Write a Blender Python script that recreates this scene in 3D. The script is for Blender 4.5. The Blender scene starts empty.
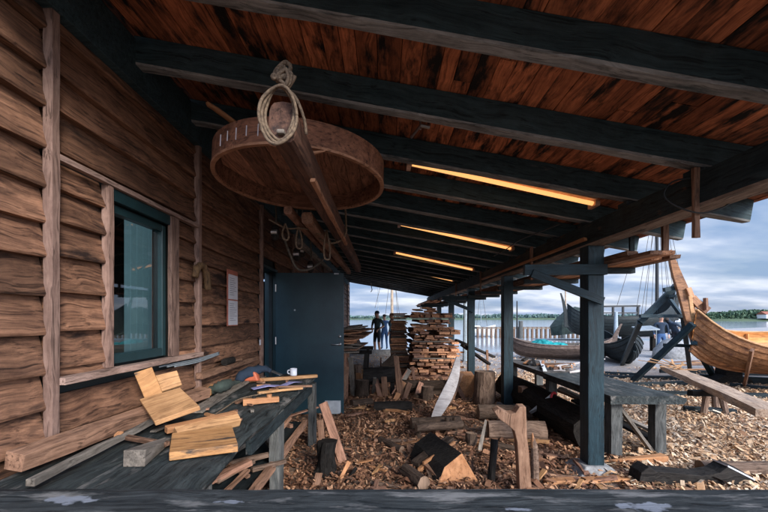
import bpy, bmesh, math, random
import numpy as np
from mathutils import Vector, Matrix, Euler, noise as mnoise
R = random.Random(7)
S = bpy.context.scene
COL = S.collection
PI = math.pi
FPX, HX, HY, CZ = 384.0, 384.0, 318.0, 1.5
def P(px, py, d): return Vector(((px-HX)/FPX*d, d, CZ-(py-HY)/FPX*d))
def G(px, py, z=0.0):
    d = (CZ-z)*FPX/(py-HY); return P(px, py, d)

# ------------------------------------------------------------------ materials
def newmat(name):
    m = bpy.data.materials.new(name); m.use_nodes = True
    nt = m.node_tree; b = nt.nodes['Principled BSDF']
    return m, nt, b
def nd(nt, t, **k):
    n = nt.nodes.new(t)
    for a, v in k.items(): setattr(n, a, v)
    return n
def ramp(nt, stops):
    r = nt.nodes.new('ShaderNodeValToRGB'); e = r.color_ramp.elements
    while len(e) < len(stops): e.new(0.5)
    for i, (p, c) in enumerate(stops):
        e[i].position = p; e[i].color = (c[0], c[1], c[2], 1)
    return r
def wood(name, dark, light, axis='X', scale=1.0, rough=.75, stain=None, stain_amt=.45, stain_scale=1.6, var=.5, bump=.5, spec=.25, knots=True, crack=.75, lo=.32, hi=.66):
    m, nt, b = newmat(name); L = nt.links
    tc = nd(nt, 'ShaderNodeTexCoord'); geo = nd(nt, 'ShaderNodeNewGeometry'); oi = nd(nt, 'ShaderNodeObjectInfo')
    add = nd(nt, 'ShaderNodeMath', operation='ADD'); L.new(geo.outputs['Random Per Island'], add.inputs[0]); L.new(oi.outputs['Random'], add.inputs[1])
    fr = nd(nt, 'ShaderNodeMath', operation='FRACT'); L.new(add.outputs[0], fr.inputs[0])
    mul = nd(nt, 'ShaderNodeMath', operation='MULTIPLY'); L.new(add.outputs[0], mul.inputs[0]); mul.inputs[1].default_value = 37.0
    off = nd(nt, 'ShaderNodeVectorMath', operation='ADD'); L.new(tc.outputs['Object'], off.inputs[0]); L.new(mul.outputs[0], off.inputs[1])
    # slight warp for knots
    wn = nd(nt, 'ShaderNodeTexNoise'); wn.inputs['Scale'].default_value = 3.2*scale; wn.inputs['Detail'].default_value = 1.5
    L.new(off.outputs[0], wn.inputs['Vector'])
    wv = nd(nt, 'ShaderNodeVectorMath', operation='MULTIPLY_ADD'); L.new(wn.outputs['Color'], wv.inputs[0])
    wv.inputs[1].default_value = (.10, .10, .10) if knots else (.02, .02, .02); L.new(off.outputs[0], wv.inputs[2])
    mp = nd(nt, 'ShaderNodeMapping'); s = {'X': (1.6, 34, 34), 'Y': (34, 1.6, 34), 'Z': (34, 34, 1.6)}[axis]
    mp.inputs['Scale'].default_value = tuple(v*scale for v in s); L.new(wv.outputs[0], mp.inputs['Vector'])
    g = nd(nt, 'ShaderNodeTexNoise'); g.inputs['Scale'].default_value = 1.0; g.inputs['Detail'].default_value = 9; g.inputs['Roughness'].default_value = .74
    L.new(mp.outputs[0], g.inputs['Vector'])
    r = ramp(nt, [(lo, dark), (hi, light)]); L.new(g.outputs['Fac'], r.inputs['Fac'])
    hs = nd(nt, 'ShaderNodeHueSaturation'); L.new(r.outputs['Color'], hs.inputs['Color'])
    mr = nd(nt, 'ShaderNodeMapRange'); L.new(fr.outputs[0], mr.inputs['Value']); mr.inputs['To Min'].default_value = 1-var*.75; mr.inputs['To Max'].default_value = 1+var
    L.new(mr.outputs[0], hs.inputs['Value'])
    # fine dark cracks along the grain and blotchy weathering
    mc = nd(nt, 'ShaderNodeMapping'); s3 = {'X': (1.1, 75, 75), 'Y': (75, 1.1, 75), 'Z': (75, 75, 1.1)}[axis]
    mc.inputs['Scale'].default_value = tuple(v*scale for v in s3); L.new(wv.outputs[0], mc.inputs['Vector'])
    cn_ = nd(nt, 'ShaderNodeTexNoise'); cn_.inputs['Scale'].default_value = 1.0; cn_.inputs['Detail'].default_value = 3; L.new(mc.outputs[0], cn_.inputs['Vector'])
    c2 = ramp(nt, [(.33, (.22, .20, .19)), (.43, (1, 1, 1))]); L.new(cn_.outputs['Fac'], c2.inputs['Fac'])
    bn = nd(nt, 'ShaderNodeTexNoise'); bn.inputs['Scale'].default_value = 5.5*scale; bn.inputs['Detail'].default_value = 6; bn.inputs['Roughness'].default_value = .7; L.new(off.outputs[0], bn.inputs['Vector'])
    b2 = ramp(nt, [(.30, (.60, .57, .56)), (.62, (1.12, 1.12, 1.12))]); L.new(bn.outputs['Fac'], b2.inputs['Fac'])
    m1 = nd(nt, 'ShaderNodeMix', data_type='RGBA', blend_type='MULTIPLY'); m1.inputs[0].default_value = crack; L.new(hs.outputs['Color'], m1.inputs[6]); L.new(c2.outputs['Color'], m1.inputs[7])
    m2 = nd(nt, 'ShaderNodeMix', data_type='RGBA', blend_type='MULTIPLY'); m2.inputs[0].default_value = .8; L.new(m1.outputs[2], m2.inputs[6]); L.new(b2.outputs['Color'], m2.inputs[7])
    out = m2.outputs[2]
    if stain is not None:
        sn = nd(nt, 'ShaderNodeTexNoise'); sn.inputs['Scale'].default_value = 1; sn.inputs['Detail'].default_value = 5; sn.inputs['Roughness'].default_value = .65
        mp2 = nd(nt, 'ShaderNodeMapping'); k = {'X': (.6, 2.2, 2.2), 'Y': (2.2, .6, 2.2), 'Z': (2.2, 2.2, .6)}[axis]
        mp2.inputs['Scale'].default_value = tuple(v*stain_scale for v in k); L.new(off.outputs[0], mp2.inputs['Vector']); L.new(mp2.outputs[0], sn.inputs['Vector'])
        sr = ramp(nt, [(stain_amt, (0, 0, 0)), (min(.99, stain_amt+.13), (1, 1, 1))]); L.new(sn.outputs['Fac'], sr.inputs['Fac'])
        mx = nd(nt, 'ShaderNodeMix', data_type='RGBA'); L.new(sr.outputs['Color'], mx.inputs[0]); L.new(out, mx.inputs[6]); mx.inputs[7].default_value = (*stain, 1)
        out = mx.outputs[2]
    L.new(out, b.inputs['Base Color'])
    b.inputs['Roughness'].default_value = rough; b.inputs['Specular IOR Level'].default_value = spec
    bp = nd(nt, 'ShaderNodeBump'); bp.inputs['Strength'].default_value = bump; bp.inputs['Distance'].default_value = .012
    L.new(g.outputs['Fac'], bp.inputs['Height']); L.new(bp.outputs[0], b.inputs['Normal'])
    return m
def plain(name, c, rough=.6, metal=0, c2=None, scale=8, bump=.15, spec=.4, detail=5):
    m, nt, b = newmat(name); L = nt.links
    tc = nd(nt, 'ShaderNodeTexCoord'); n = nd(nt, 'ShaderNodeTexNoise'); n.inputs['Scale'].default_value = scale; n.inputs['Detail'].default_value = detail
    n.inputs['Roughness'].default_value = .65
    L.new(tc.outputs['Object'], n.inputs['Vector'])
    c2 = c2 or tuple(v*.72 for v in c)
    r = ramp(nt, [(.35, c2), (.62, c)]); L.new(n.outputs['Fac'], r.inputs['Fac']); L.new(r.outputs['Color'], b.inputs['Base Color'])
    b.inputs['Roughness'].default_value = rough; b.inputs['Metallic'].default_value = metal; b.inputs['Specular IOR Level'].default_value = spec
    bp = nd(nt, 'ShaderNodeBump'); bp.inputs['Strength'].default_value = bump; bp.inputs['Distance'].default_value = .01
    L.new(n.outputs['Fac'], bp.inputs['Height']); L.new(bp.outputs[0], b.inputs['Normal'])
    return m
def emis(name, c, s):
    m, nt, b = newmat(name); b.inputs['Base Color'].default_value = (*c, 1)
    b.inputs['Emission Color'].default_value = (*c, 1); b.inputs['Emission Strength'].default_value = s
    return m
M = {}
SID = dict(dark=(.055, .026, .016), light=(.28, .143, .083), rough=.74, stain=(.022, .012, .009), stain_amt=.555, stain_scale=3.0, var=.55, bump=.55, crack=.9, lo=.35, hi=.66)
M['siding'] = wood('siding_wood', axis='Y', **SID); M['nail'] = plain('rusty_nail', (.05, .03, .02), rough=.8)
M['batten'] = wood('batten_wood', (.09, .052, .040), (.25, .16, .125), axis='X', stain=(.05, .03, .025), stain_amt=.58, stain_scale=4)
M['battenY'] = wood('rail_wood', (.10, .065, .05), (.31, .21, .17), axis='X', stain=(.06, .035, .03), stain_amt=.58, stain_scale=4)
M['roof'] = wood('roof_board_wood', (.14, .040, .019), (.54, .180, .078), axis='Y', stain=(.012, .009, .008), stain_amt=.472, stain_scale=3.6, var=.6)
M['rafter'] = wood('black_stained_wood', (.014, .030, .036), (.050, .084, .094), axis='X', stain=(.13, .11, .10), stain_amt=.68, stain_scale=5, rough=.7, var=.3)
M['rafteredge'] = wood('pale_underside_wood', (.09, .095, .095), (.34, .335, .32), axis='X', stain=(.04, .055, .06), stain_amt=.56, stain_scale=5, rough=.8, var=.3)  # rafter undersides, paler in tone than the sides
M['beam'] = wood('black_stained_beam', (.010, .018, .020), (.034, .048, .050), axis='Y', stain=(.26, .11, .055), stain_amt=.61, stain_scale=2.6, rough=.7, var=.3); M['beamX'] = wood('black_bracket_wood', (.010, .016, .018), (.030, .044, .048), axis='X', rough=.7, var=.3)
M['beamedge'] = wood('pale_beam_underside', (.10, .075, .06), (.30, .23, .18), axis='Y', stain=(.04, .04, .04), stain_amt=.55, stain_scale=4, rough=.8, var=.3)  # bottom face of the eave beam, paler than its other faces
M['post'] = wood('black_post_wood', (.004, .013, .018), (.018, .042, .054), axis='X', stain=(.05, .05, .045), stain_amt=.68, stain_scale=5, rough=.5, var=.2)
M['blackX'] = wood('tarred_wood', (.004, .008, .010), (.028, .037, .040), axis='X', stain=(.12, .115, .11), stain_amt=.62, stain_scale=4, rough=.72, var=.3, spec=.15)
M['blackY'] = wood('tarred_wood_long', (.007, .011, .012), (.060, .068, .066), axis='Y', stain=(.17, .155, .14), stain_amt=.56, stain_scale=5, rough=.75, var=.3, spec=.15, bump=1.0)
M['front'] = wood('front_rail_wood', (.005, .008, .010), (.065, .070, .070), axis='X', stain=(.19, .18, .17), stain_amt=.53, stain_scale=6.5, rough=.8, var=.1, bump=1.0, spec=.12)
M['greywood'] = wood('grey_wood', (.030, .034, .034), (.14, .14, .13), axis='X', rough=.8, var=.3)
M['greywoodX'] = wood('grey_wood_board', (.07, .06, .05), (.26, .22, .18), axis='X', rough=.8, var=.3)
M['plank'] = wood('red_plank_wood', (.26, .105, .050), (.68, .36, .20), axis='X', stain=(.12, .055, .035), stain_amt=.62, stain_scale=3, var=.5)
M['plankdark'] = wood('old_plank_wood', (.10, .05, .032), (.36, .19, .125), axis='X', stain=(.04, .025, .02), stain_amt=.60, stain_scale=3, var=.5)
M['fresh'] = wood('fresh_wood', (.33, .165, .07), (.57, .32, .15), axis='X', scale=.9, rough=.65, var=.15, bump=.3, crack=.5)
M['freshstain'] = wood('fresh_stained_wood', (.33, .15, .055), (.56, .29, .115), axis='X', scale=.9, stain=(.06, .045, .035), stain_amt=.54, stain_scale=7, rough=.65, var=.1, bump=.3, crack=.5)
M['fresho'] = wood('orange_wood', (.27, .115, .05), (.52, .26, .12), axis='X', scale=.8, rough=.65, var=.2, bump=.3, crack=.4)
M['timber'] = wood('brown_timber', (.10, .05, .03), (.34, .19, .12), axis='X', stain=(.04, .025, .02), stain_amt=.60, stain_scale=4, var=.25)
M['pale'] = wood('pale_grey_board', (.36, .32, .30), (.60, .55, .52), axis='X', scale=.7, rough=.7, var=.1, bump=.3, crack=.3)
M['bark'] = wood('bark', (.018, .013, .010), (.11, .075, .055), axis='X', scale=1.6, rough=.9, var=.4, bump=1.0, spec=.1)
M['barkgrey'] = wood('grey_bark', (.05, .033, .025), (.24, .16, .115), axis='X', scale=1.2, rough=.9, var=.3, bump=1.0, spec=.1)
M['char'] = wood('charred_wood', (.006, .006, .006), (.035, .03, .026), axis='X', scale=1.5, rough=.85, bump=1.0, spec=.1)
M['cut'] = wood('cut_end_wood', (.36, .15, .06), (.58, .28, .13), axis='Z', scale=.6, rough=.75, var=.15, bump=.4, crack=.4)
M['cutgrey'] = wood('old_cut_end', (.13, .08, .05), (.32, .21, .14), axis='Z', scale=.8, rough=.8, var=.2)
M['tub'] = wood('tub_wood', (.09, .036, .022), (.34, .155, .09), axis='X', stain=(.035, .02, .015), stain_amt=.60, stain_scale=4, var=.3, scale=.8)
M['tubrim'] = wood('tub_rim_wood', (.22, .095, .05), (.46, .24, .14), axis='X', var=.1)
M['hull'] = wood('new_hull_wood', (.12, .05, .022), (.40, .19, .085), axis='X', scale=.7, stain=(.10, .045, .028), stain_amt=.52, stain_scale=2.6, rough=.5, var=.45, bump=.3, crack=.5)
M['hullin'] = wood('new_hull_inner_wood', (.42, .15, .04), (.74, .34, .11), axis='X', scale=.7, rough=.5, var=.25, bump=.3, crack=.3)
M['oldhull'] = wood('old_hull_wood', (.05, .035, .03), (.21, .15, .12), axis='X', rough=.7, var=.3)
M['darkhull'] = wood('tarred_hull_wood', (.005, .008, .009), (.022, .030, .032), axis='X', rough=.5, var=.3)
M['door'] = plain('teal_door_paint', (.016, .044, .056), rough=.38, c2=(.009, .028, .038), scale=2.2, bump=.08, detail=10)
M['frame'] = plain('dark_teal_frame', (.012, .035, .04), rough=.4, bump=.03)
M['steel'] = plain('brushed_steel', (.5, .5, .5), rough=.35, metal=.9)
M['kick'] = plain('grey_kick_plate', (.42, .44, .46), rough=.5)
M['black'] = plain('black_paint', (.014, .015, .016), rough=.6)
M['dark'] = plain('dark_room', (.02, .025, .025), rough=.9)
M['curtain'] = plain('pale_curtain', (.62, .76, .68), rough=.9, scale=3); _c = M['curtain'].node_tree; _t = nd(_c, 'ShaderNodeBsdfTranslucent'); _t.inputs['Color'].default_value = (.62, .78, .70, 1); _m = nd(_c, 'ShaderNodeMixShader'); _m.inputs[0].default_value = .6; _c.links.new(_c.nodes['Principled BSDF'].outputs[0], _m.inputs[1]); _c.links.new(_t.outputs[0], _m.inputs[2]); _c.links.new(_m.outputs[0], _c.nodes['Material Output'].inputs['Surface'])
M['rope'] = plain('hemp_rope', (.20, .14, .09), rough=.9, c2=(.075, .05, .033), scale=60, bump=.6)
M['ropedark'] = plain('dark_rope', (.10, .08, .06), rough=.9, c2=(.03, .025, .02), scale=60, bump=.6)
M['paper'] = plain('paper', (.62, .60, .62), rough=.8, c2=(.56, .54, .56), scale=4, bump=.02)
M['purple'] = plain('lilac_paper', (.30, .29, .52), rough=.8, scale=5)
M['ink'] = plain('ink', (.12, .11, .13), rough=.9)
M['redframe'] = plain('faded_red_strip', (.42, .13, .08), rough=.7)
M['mug'] = plain('white_enamel', (.66, .68, .74), rough=.3, c2=(.6, .62, .68), bump=.02)
M['orange'] = plain('orange_plastic', (.55, .13, .06), rough=.5)
M['navy'] = plain('navy_cloth', (.02, .035, .06), rough=.9)
M['teal'] = plain('turquoise_tarp', (.0, .25, .24), rough=.6, c2=(.0, .13, .13), scale=3, bump=.8)
M['greentarp'] = plain('dull_green_canvas', (.045, .062, .05), rough=.9, c2=(.018, .025, .022), scale=5, bump=.9)
M['red'] = plain('red_plastic', (.55, .03, .04), rough=.45)
M['white'] = plain('white_gelcoat', (.78, .78, .78), rough=.35, c2=(.7, .7, .7), bump=.02)
M['greypaint'] = plain('grey_paint', (.24, .27, .29), rough=.6, c2=(.15, .17, .18))
M['palepost'] = plain('pale_blue_post', (.34, .40, .44), rough=.7)
M['concrete'] = plain('concrete', (.30, .29, .28), rough=.9, c2=(.16, .155, .15), scale=14, bump=.5)
M['skin'] = plain('skin', (.48, .26, .18), rough=.55, bump=.02)
M['hair'] = plain('hair', (.035, .022, .015), rough=.8)
M['shorts'] = plain('dark_shorts', (.02, .022, .03), rough=.9)
M['shirt'] = plain('dark_jersey', (.05, .075, .08), rough=.9)
M['blue'] = plain('blue_cloth', (.045, .10, .22), rough=.9)
M['shoe'] = plain('shoe', (.04, .04, .045), rough=.6)
M['whitecloth'] = plain('light_cloth', (.55, .55, .58), rough=.9)
M['mast'] = wood('mast_wood', (.24, .17, .11), (.50, .38, .27), axis='Z', rough=.6, var=.1)
M['roofred'] = plain('red_tiles', (.30, .10, .06), rough=.8)
M['tube'] = emis('lamp_tube', (1.0, .48, .16), .50)
M['lamphouse'] = plain('rusty_lamp_tray', (.62, .38, .26), rough=.5, c2=(.40, .22, .14))
# glass
m, nt, b = newmat('window_glass'); M['glass'] = m
gl = nd(nt, 'ShaderNodeBsdfGlossy'); gl.inputs['Roughness'].default_value = .02; tr = nd(nt, 'ShaderNodeBsdfTransparent'); tr.inputs['Color'].default_value = (.75, .9, .85, 1)
fz = nd(nt, 'ShaderNodeFresnel'); fz.inputs['IOR'].default_value = 2.2; mx = nd(nt, 'ShaderNodeMixShader')
nt.links.new(fz.outputs[0], mx.inputs[0]); nt.links.new(tr.outputs[0], mx.inputs[1]); nt.links.new(gl.outputs[0], mx.inputs[2]); nt.links.new(mx.outputs[0], nt.nodes['Material Output'].inputs['Surface'])
# bevelled chips
def chipmat(name, stops):
    m, nt, b = newmat(name); g = nd(nt, 'ShaderNodeNewGeometry'); r = ramp(nt, stops)
    nt.links.new(g.outputs['Random Per Island'], r.inputs['Fac'])
    n = nd(nt, 'ShaderNodeTexNoise'); n.inputs['Scale'].default_value = 90; n.inputs['Detail'].default_value = 3
    tc = nd(nt, 'ShaderNodeTexCoord'); nt.links.new(tc.outputs['Object'], n.inputs['Vector'])
    mx = nd(nt, 'ShaderNodeMix', data_type='RGBA', blend_type='MULTIPLY'); mx.inputs[0].default_value = .6
    r2 = ramp(nt, [(.3, (.4, .35, .3)), (.6, (1, 1, 1))]); nt.links.new(n.outputs['Fac'], r2.inputs['Fac'])
    nt.links.new(r.outputs['Color'], mx.inputs[6]); nt.links.new(r2.outputs['Color'], mx.inputs[7]); nt.links.new(mx.outputs[2], b.inputs['Base Color'])
    b.inputs['Roughness'].default_value = .75; b.inputs['Specular IOR Level'].default_value = .2
    return m
M['chips'] = chipmat('chip_wood', [(0, (.045, .022, .014)), (.3, (.16, .075, .043)), (.7, (.34, .17, .095)), (1, (.60, .345, .20))])
M['chips2'] = chipmat('fresh_chip_wood', [(0, (.18, .09, .05)), (.25, (.44, .25, .13)), (.7, (.69, .45, .265)), (1, (.84, .67, .48))])
# ground
m, nt, b = newmat('ground_soil'); M['ground'] = m; L = nt.links
tc = nd(nt, 'ShaderNodeTexCoord')
n1 = nd(nt, 'ShaderNodeTexNoise'); n1.inputs['Scale'].default_value = 14; n1.inputs['Detail'].default_value = 8; n1.inputs['Roughness'].default_value = .75
n2 = nd(nt, 'ShaderNodeTexNoise'); n2.inputs['Scale'].default_value = .35; n2.inputs['Detail'].default_value = 4
L.new(tc.outputs['Object'], n1.inputs['Vector']); L.new(tc.outputs['Object'], n2.inputs['Vector'])
ra = ramp(nt, [(.3, (.10, .065, .045)), (.55, (.26, .19, .14)), (.75, (.40, .32, .25))]); L.new(n1.outputs['Fac'], ra.inputs['Fac'])
rb = ramp(nt, [(.3, (.20, .19, .18)), (.55, (.36, .34, .33)), (.75, (.48, .46, .45))]); L.new(n1.outputs['Fac'], rb.inputs['Fac'])
sx = nd(nt, 'ShaderNodeSeparateXYZ'); L.new(tc.outputs['Object'], sx.inputs[0])
mr = nd(nt, 'ShaderNodeMapRange'); L.new(sx.outputs['Y'], mr.inputs['Value']); mr.inputs['From Min'].default_value = 8; mr.inputs['From Max'].default_value = 14
mm = nd(nt, 'ShaderNodeMath', operation='ADD'); L.new(mr.outputs[0], mm.inputs[0]); L.new(n2.outputs['Fac'], mm.inputs[1])
m3 = nd(nt, 'ShaderNodeMath', operation='SUBTRACT', use_clamp=True); L.new(mm.outputs[0], m3.inputs[0]); m3.inputs[1].default_value = .5
mx = nd(nt, 'ShaderNodeMix', data_type='RGBA'); L.new(m3.outputs[0], mx.inputs[0]); L.new(ra.outputs['Color'], mx.inputs[6]); L.new(rb.outputs['Color'], mx.inputs[7])
L.new(mx.outputs[2], b.inputs['Base Color']); b.inputs['Roughness'].default_value = .95; b.inputs['Specular IOR Level'].default_value = .1
bp = nd(nt, 'ShaderNodeBump'); bp.inputs['Strength'].default_value = .8; bp.inputs['Distance'].default_value = .03; L.new(n1.outputs['Fac'], bp.inputs['Height']); L.new(bp.outputs[0], b.inputs['Normal'])
# water
m, nt, b = newmat('fjord_water'); M['water'] = m; L = nt.links
b.inputs['Base Color'].default_value = (.22, .27, .30, 1); b.inputs['Roughness'].default_value = .10
tc = nd(nt, 'ShaderNodeTexCoord'); n1 = nd(nt, 'ShaderNodeTexNoise'); n1.inputs['Scale'].default_value = 1.5; n1.inputs['Detail'].default_value = 5
L.new(tc.outputs['Object'], n1.inputs['Vector']); bp = nd(nt, 'ShaderNodeBump'); bp.inputs['Strength'].default_value = .12; bp.inputs['Distance'].default_value = .05
L.new(n1.outputs['Fac'], bp.inputs['Height']); L.new(bp.outputs[0], b.inputs['Normal'])
# foliage
m, nt, b = newmat('foliage'); M['leaf'] = m
g = nd(nt, 'ShaderNodeNewGeometry'); r = ramp(nt, [(0, (.035, .075, .045)), (.6, (.06, .11, .06)), (1, (.10, .15, .08))]); nt.links.new(g.outputs['Random Per Island'], r.inputs['Fac']); nt.links.new(r.outputs['Color'], b.inputs['Base Color']); b.inputs['Roughness'].default_value = .8
M['hazyleaf'] = plain('hazed_foliage', (.11, .17, .15), rough=.9, c2=(.07, .12, .115), scale=.2)  # haze of distance painted into the leaf colour, lighter and bluer
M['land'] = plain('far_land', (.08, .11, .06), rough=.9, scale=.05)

# ------------------------------------------------------------------ mesh helpers
def wloc(o):
    v = Vector((0, 0, 0))
    while o: v += o.location; o = o.parent
    return v
class MB:
    def __init__(s): s.v = []; s.f = []; s.m = []
    def add(s, vs, fs, mi=0, mat=None):
        n = len(s.v)
        s.v += [tuple(mat @ Vector(v)) if mat is not None else tuple(v) for v in vs]
        for i, f in enumerate(fs):
            s.f.append(tuple(n+k for k in f)); s.m.append(mi[i] if isinstance(mi, (list, tuple)) else mi)
        return s
    def box(s, a, b, mi=0, mat=None, jit=0):
        (x0, y0, z0), (x1, y1, z1) = a, b
        vs = [(x, y, z) for x in (x0, x1) for y in (y0, y1) for z in (z0, z1)]
        if jit: vs = [tuple(c+R.uniform(-jit, jit) for c in v) for v in vs]
        return s.add(vs, [(0, 1, 3, 2), (4, 6, 7, 5), (0, 4, 5, 1), (2, 3, 7, 6), (0, 2, 6, 4), (1, 5, 7, 3)], mi, mat)
    def prism(s, poly, t, mat=None, mi=0, mi_cap=None):
        n = len(poly); vs = [(x, -t/2, z) for x, z in poly]+[(x, t/2, z) for x, z in poly]
        c = mi if mi_cap is None else mi_cap
        fs = [tuple(range(n)), tuple(range(2*n-1, n-1, -1))]+[(i, i+n, (i+1) % n+n, (i+1) % n) for i in range(n)]
        return s.add(vs, fs, [c, c]+[mi]*n, mat)
    def tube(s, pts, rad, n=8, mi=0, caps=True, capmi=None, rn=0, flat=1.0):
        pts = [Vector(p) for p in pts]; k = len(pts)
        if not isinstance(rad, (list, tuple)): rad = [rad]*k
        up = None; vs = []; fs = []; ms = []
        for i, p in enumerate(pts):
            d = (pts[min(i+1, k-1)]-pts[max(i-1, 0)])
            d = d.normalized() if d.length > 1e-9 else Vector((0, 0, 1))
            if up is None: up = Vector((0, 0, 1)) if abs(d.z) < .9 else Vector((1, 0, 0))
            x = up.cross(d).normalized(); y = d.cross(x).normalized(); up = y
            for j in range(n):
                a = 2*PI*j/n; rr = rad[i]*(1+(mnoise.noise((p*1.7+Vector((math.cos(a)*1.5, math.sin(a)*1.5, i*.9))))*rn if rn else 0))
                vs.append(p+x*math.cos(a)*rr+y*math.sin(a)*rr*flat)
        for i in range(k-1):
            for j in range(n):
                fs.append((i*n+j, i*n+(j+1) % n, (i+1)*n+(j+1) % n, (i+1)*n+j)); ms.append(mi)
        if caps:
            c = mi if capmi is None else capmi
            fs.append(tuple(range(n-1, -1, -1))); ms.append(c); fs.append(tuple((k-1)*n+j for j in range(n))); ms.append(c)
        return s.add(vs, fs, ms)
    def lathe(s, prof, n=24, mat=None, mi=0, closed=False):
        vs = [(r*math.cos(2*PI*j/n), r*math.sin(2*PI*j/n), z) for r, z in prof for j in range(n)]
        k = len(prof); fs = []
        for i in range(k if closed else k-1):
            i2 = (i+1) % k
            for j in range(n): fs.append((i*n+j, i*n+(j+1) % n, i2*n+(j+1) % n, i2*n+j))
        return s.add(vs, fs, mi, mat)
    def build(s, name, mats, parent=None, origin=None, smooth=False, bevel=0, xf=None):
        me = bpy.data.meshes.new(name); o = bpy.data.objects.new(name, me)
        org = wloc(parent) if parent else Vector(origin or (0, 0, 0))
        off = Vector((0, 0, 0)) if xf is not None else org
        me.from_pydata([tuple(Vector(v)-off) for v in s.v], [], s.f)
        if not isinstance(mats, (list, tuple)): mats = [mats]
        for m in mats: me.materials.append(m)
        me.polygons.foreach_set('material_index', s.m)
        bm = bmesh.new(); bm.from_mesh(me); bmesh.ops.recalc_face_normals(bm, faces=bm.faces); bm.to_mesh(me); bm.free()
        if smooth: me.polygons.foreach_set('use_smooth', [True]*len(me.polygons))
        COL.objects.link(o)
        if parent: o.parent = parent
        if xf is not None: o.matrix_local = xf
        elif not parent: o.location = org
        if bevel:
            b = o.modifiers.new('bevel', 'BEVEL'); b.width = bevel; b.segments = 2; b.limit_method = 'ANGLE'
        return o
def tag(o, label=None, cat=None, group=None, kind=None):
    if label: o['label'] = label
    if cat: o['category'] = cat
    if group: o['group'] = group
    if kind: o['kind'] = kind
    return o
def thing(name, label, cat, loc, group=None):
    o = bpy.data.objects.new(name, None); COL.objects.link(o); o.location = loc; o.empty_display_size = .1
    return tag(o, label, cat, group)
def frame(p0, p1, roll=0, up=(0, 0, 1)):
    p0, p1 = Vector(p0), Vector(p1); x = (p1-p0).normalized(); u = Vector(up)
    if abs(x.dot(u)) > .98: u = Vector((0, 1, 0))
    y = u.cross(x).normalized(); z = x.cross(y)
    m = Matrix((x, y, z)).transposed().to_4x4()
    m = m @ Matrix.Rotation(roll, 4, 'X'); m.translation = p0
    return m
def plank_mb(L, w, t, jit=.004, seg=None, warp=0, taper=1.0, mb=None, mat=None, bow=0):
    mb = mb or MB(); seg = seg or max(2, min(12, int(L/.18))); vs = []; fs = []
    for i in range(seg+1):
        u = i/seg; k = 1+(taper-1)*u; sk = R.uniform(-1, 1)*w*.06 if i in (0, seg) else 0
        for a, c in ((-1, -1), (1, -1), (1, 1), (-1, 1)):
            vs.append((u*L+(sk*a), a*w/2*k+R.uniform(-jit, jit)+bow*math.sin(PI*u), c*t/2*k+R.uniform(-jit, jit)*.6+warp*math.sin(PI*u)))
    for i in range(seg):
        for j in range(4): fs.append((i*4+j, i*4+(j+1) % 4, (i+1)*4+(j+1) % 4, (i+1)*4+j))
    fs += [(3, 2, 1, 0), tuple(seg*4+j for j in range(4))]
    return mb.add(vs, fs, 0, mat)
def plank(name, p0, p1, w, t, mat, label=None, cat=None, group=None, roll=0, jit=.004, parent=None, taper=1.0, warp=0, bev=.002, up=(0, 0, 1), bow=0):
    p0, p1 = Vector(p0), Vector(p1)
    f = frame(p0, p1, roll, up)
    if parent: f.translation = f.translation-wloc(parent)
    o = plank_mb((p1-p0).length, w, t, jit, warp=warp, taper=taper, bow=bow).build(name, mat, parent, xf=f, bevel=bev)
    return tag(o, label, cat, group)
def log(name, p0, p1, r0, r1, mats, label=None, cat=None, group=None, parent=None, n=16, rn=.18, seg=7, flat=1.0, roll=0):
    p0, p1 = Vector(p0), Vector(p1); L = (p1-p0).length; f = frame(p0, p1, roll)
    if parent: f.translation = f.translation-wloc(parent)
    mb = MB(); sd = R.uniform(0, 50); vs = []; fs = []; ms = []
    for i in range(seg+1):
        u = i/seg
        for j in range(n):
            a = 2*PI*j/n; r = (r0+(r1-r0)*u)*(1+rn*mnoise.noise(Vector((math.cos(a)*1.2+sd, math.sin(a)*1.2, u*2)))+rn*.35*mnoise.noise(Vector((math.cos(a)*5+sd, math.sin(a)*5, u*3))))
            vs.append((u*L, math.cos(a)*r, math.sin(a)*r*flat))
    for i in range(seg):
        for j in range(n): fs.append((i*n+j, i*n+(j+1) % n, (i+1)*n+(j+1) % n, (i+1)*n+j)); ms.append(0)
    k = len(vs); vs += [(0, 0, 0), (L, 0, 0)]
    for j in range(n):
        fs.append((j, k, (j+1) % n)); ms.append(1); fs.append((seg*n+j, seg*n+(j+1) % n, k+1)); ms.append(1)
    mb.add(vs, fs, ms)
    return tag(mb.build(name, mats, parent, xf=f), label, cat, group)
def smooth_pts(pts, n=6, closed=False):
    pts = [Vector(p) for p in pts]; out = []; k = len(pts)
    for i in range(k if closed else k-1):
        g = (lambda q: pts[q % k]) if closed else (lambda q: pts[max(0, min(k-1, q))])
        p0, p1, p2, p3 = g(i-1), g(i), g(i+1), g(i+2)
        for j in range(n):
            t = j/n; out.append(.5*((2*p1)+(-p0+p2)*t+(2*p0-5*p1+4*p2-p3)*t*t+(-p0+3*p1-3*p2+p3)*t**3))
    out.append(pts[0] if closed else pts[-1]); return out
def rope(name, pts, r, mat, parent=None, n=6, label=None, cat=None, group=None, closed=False, sub=6):
    mb = MB().tube(smooth_pts(pts, sub, closed), r, n=n)
    o = mb.build(name, mat, parent, origin=None if parent else Vector(pts[0]), smooth=True)
    return tag(o, label, cat, group)

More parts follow.
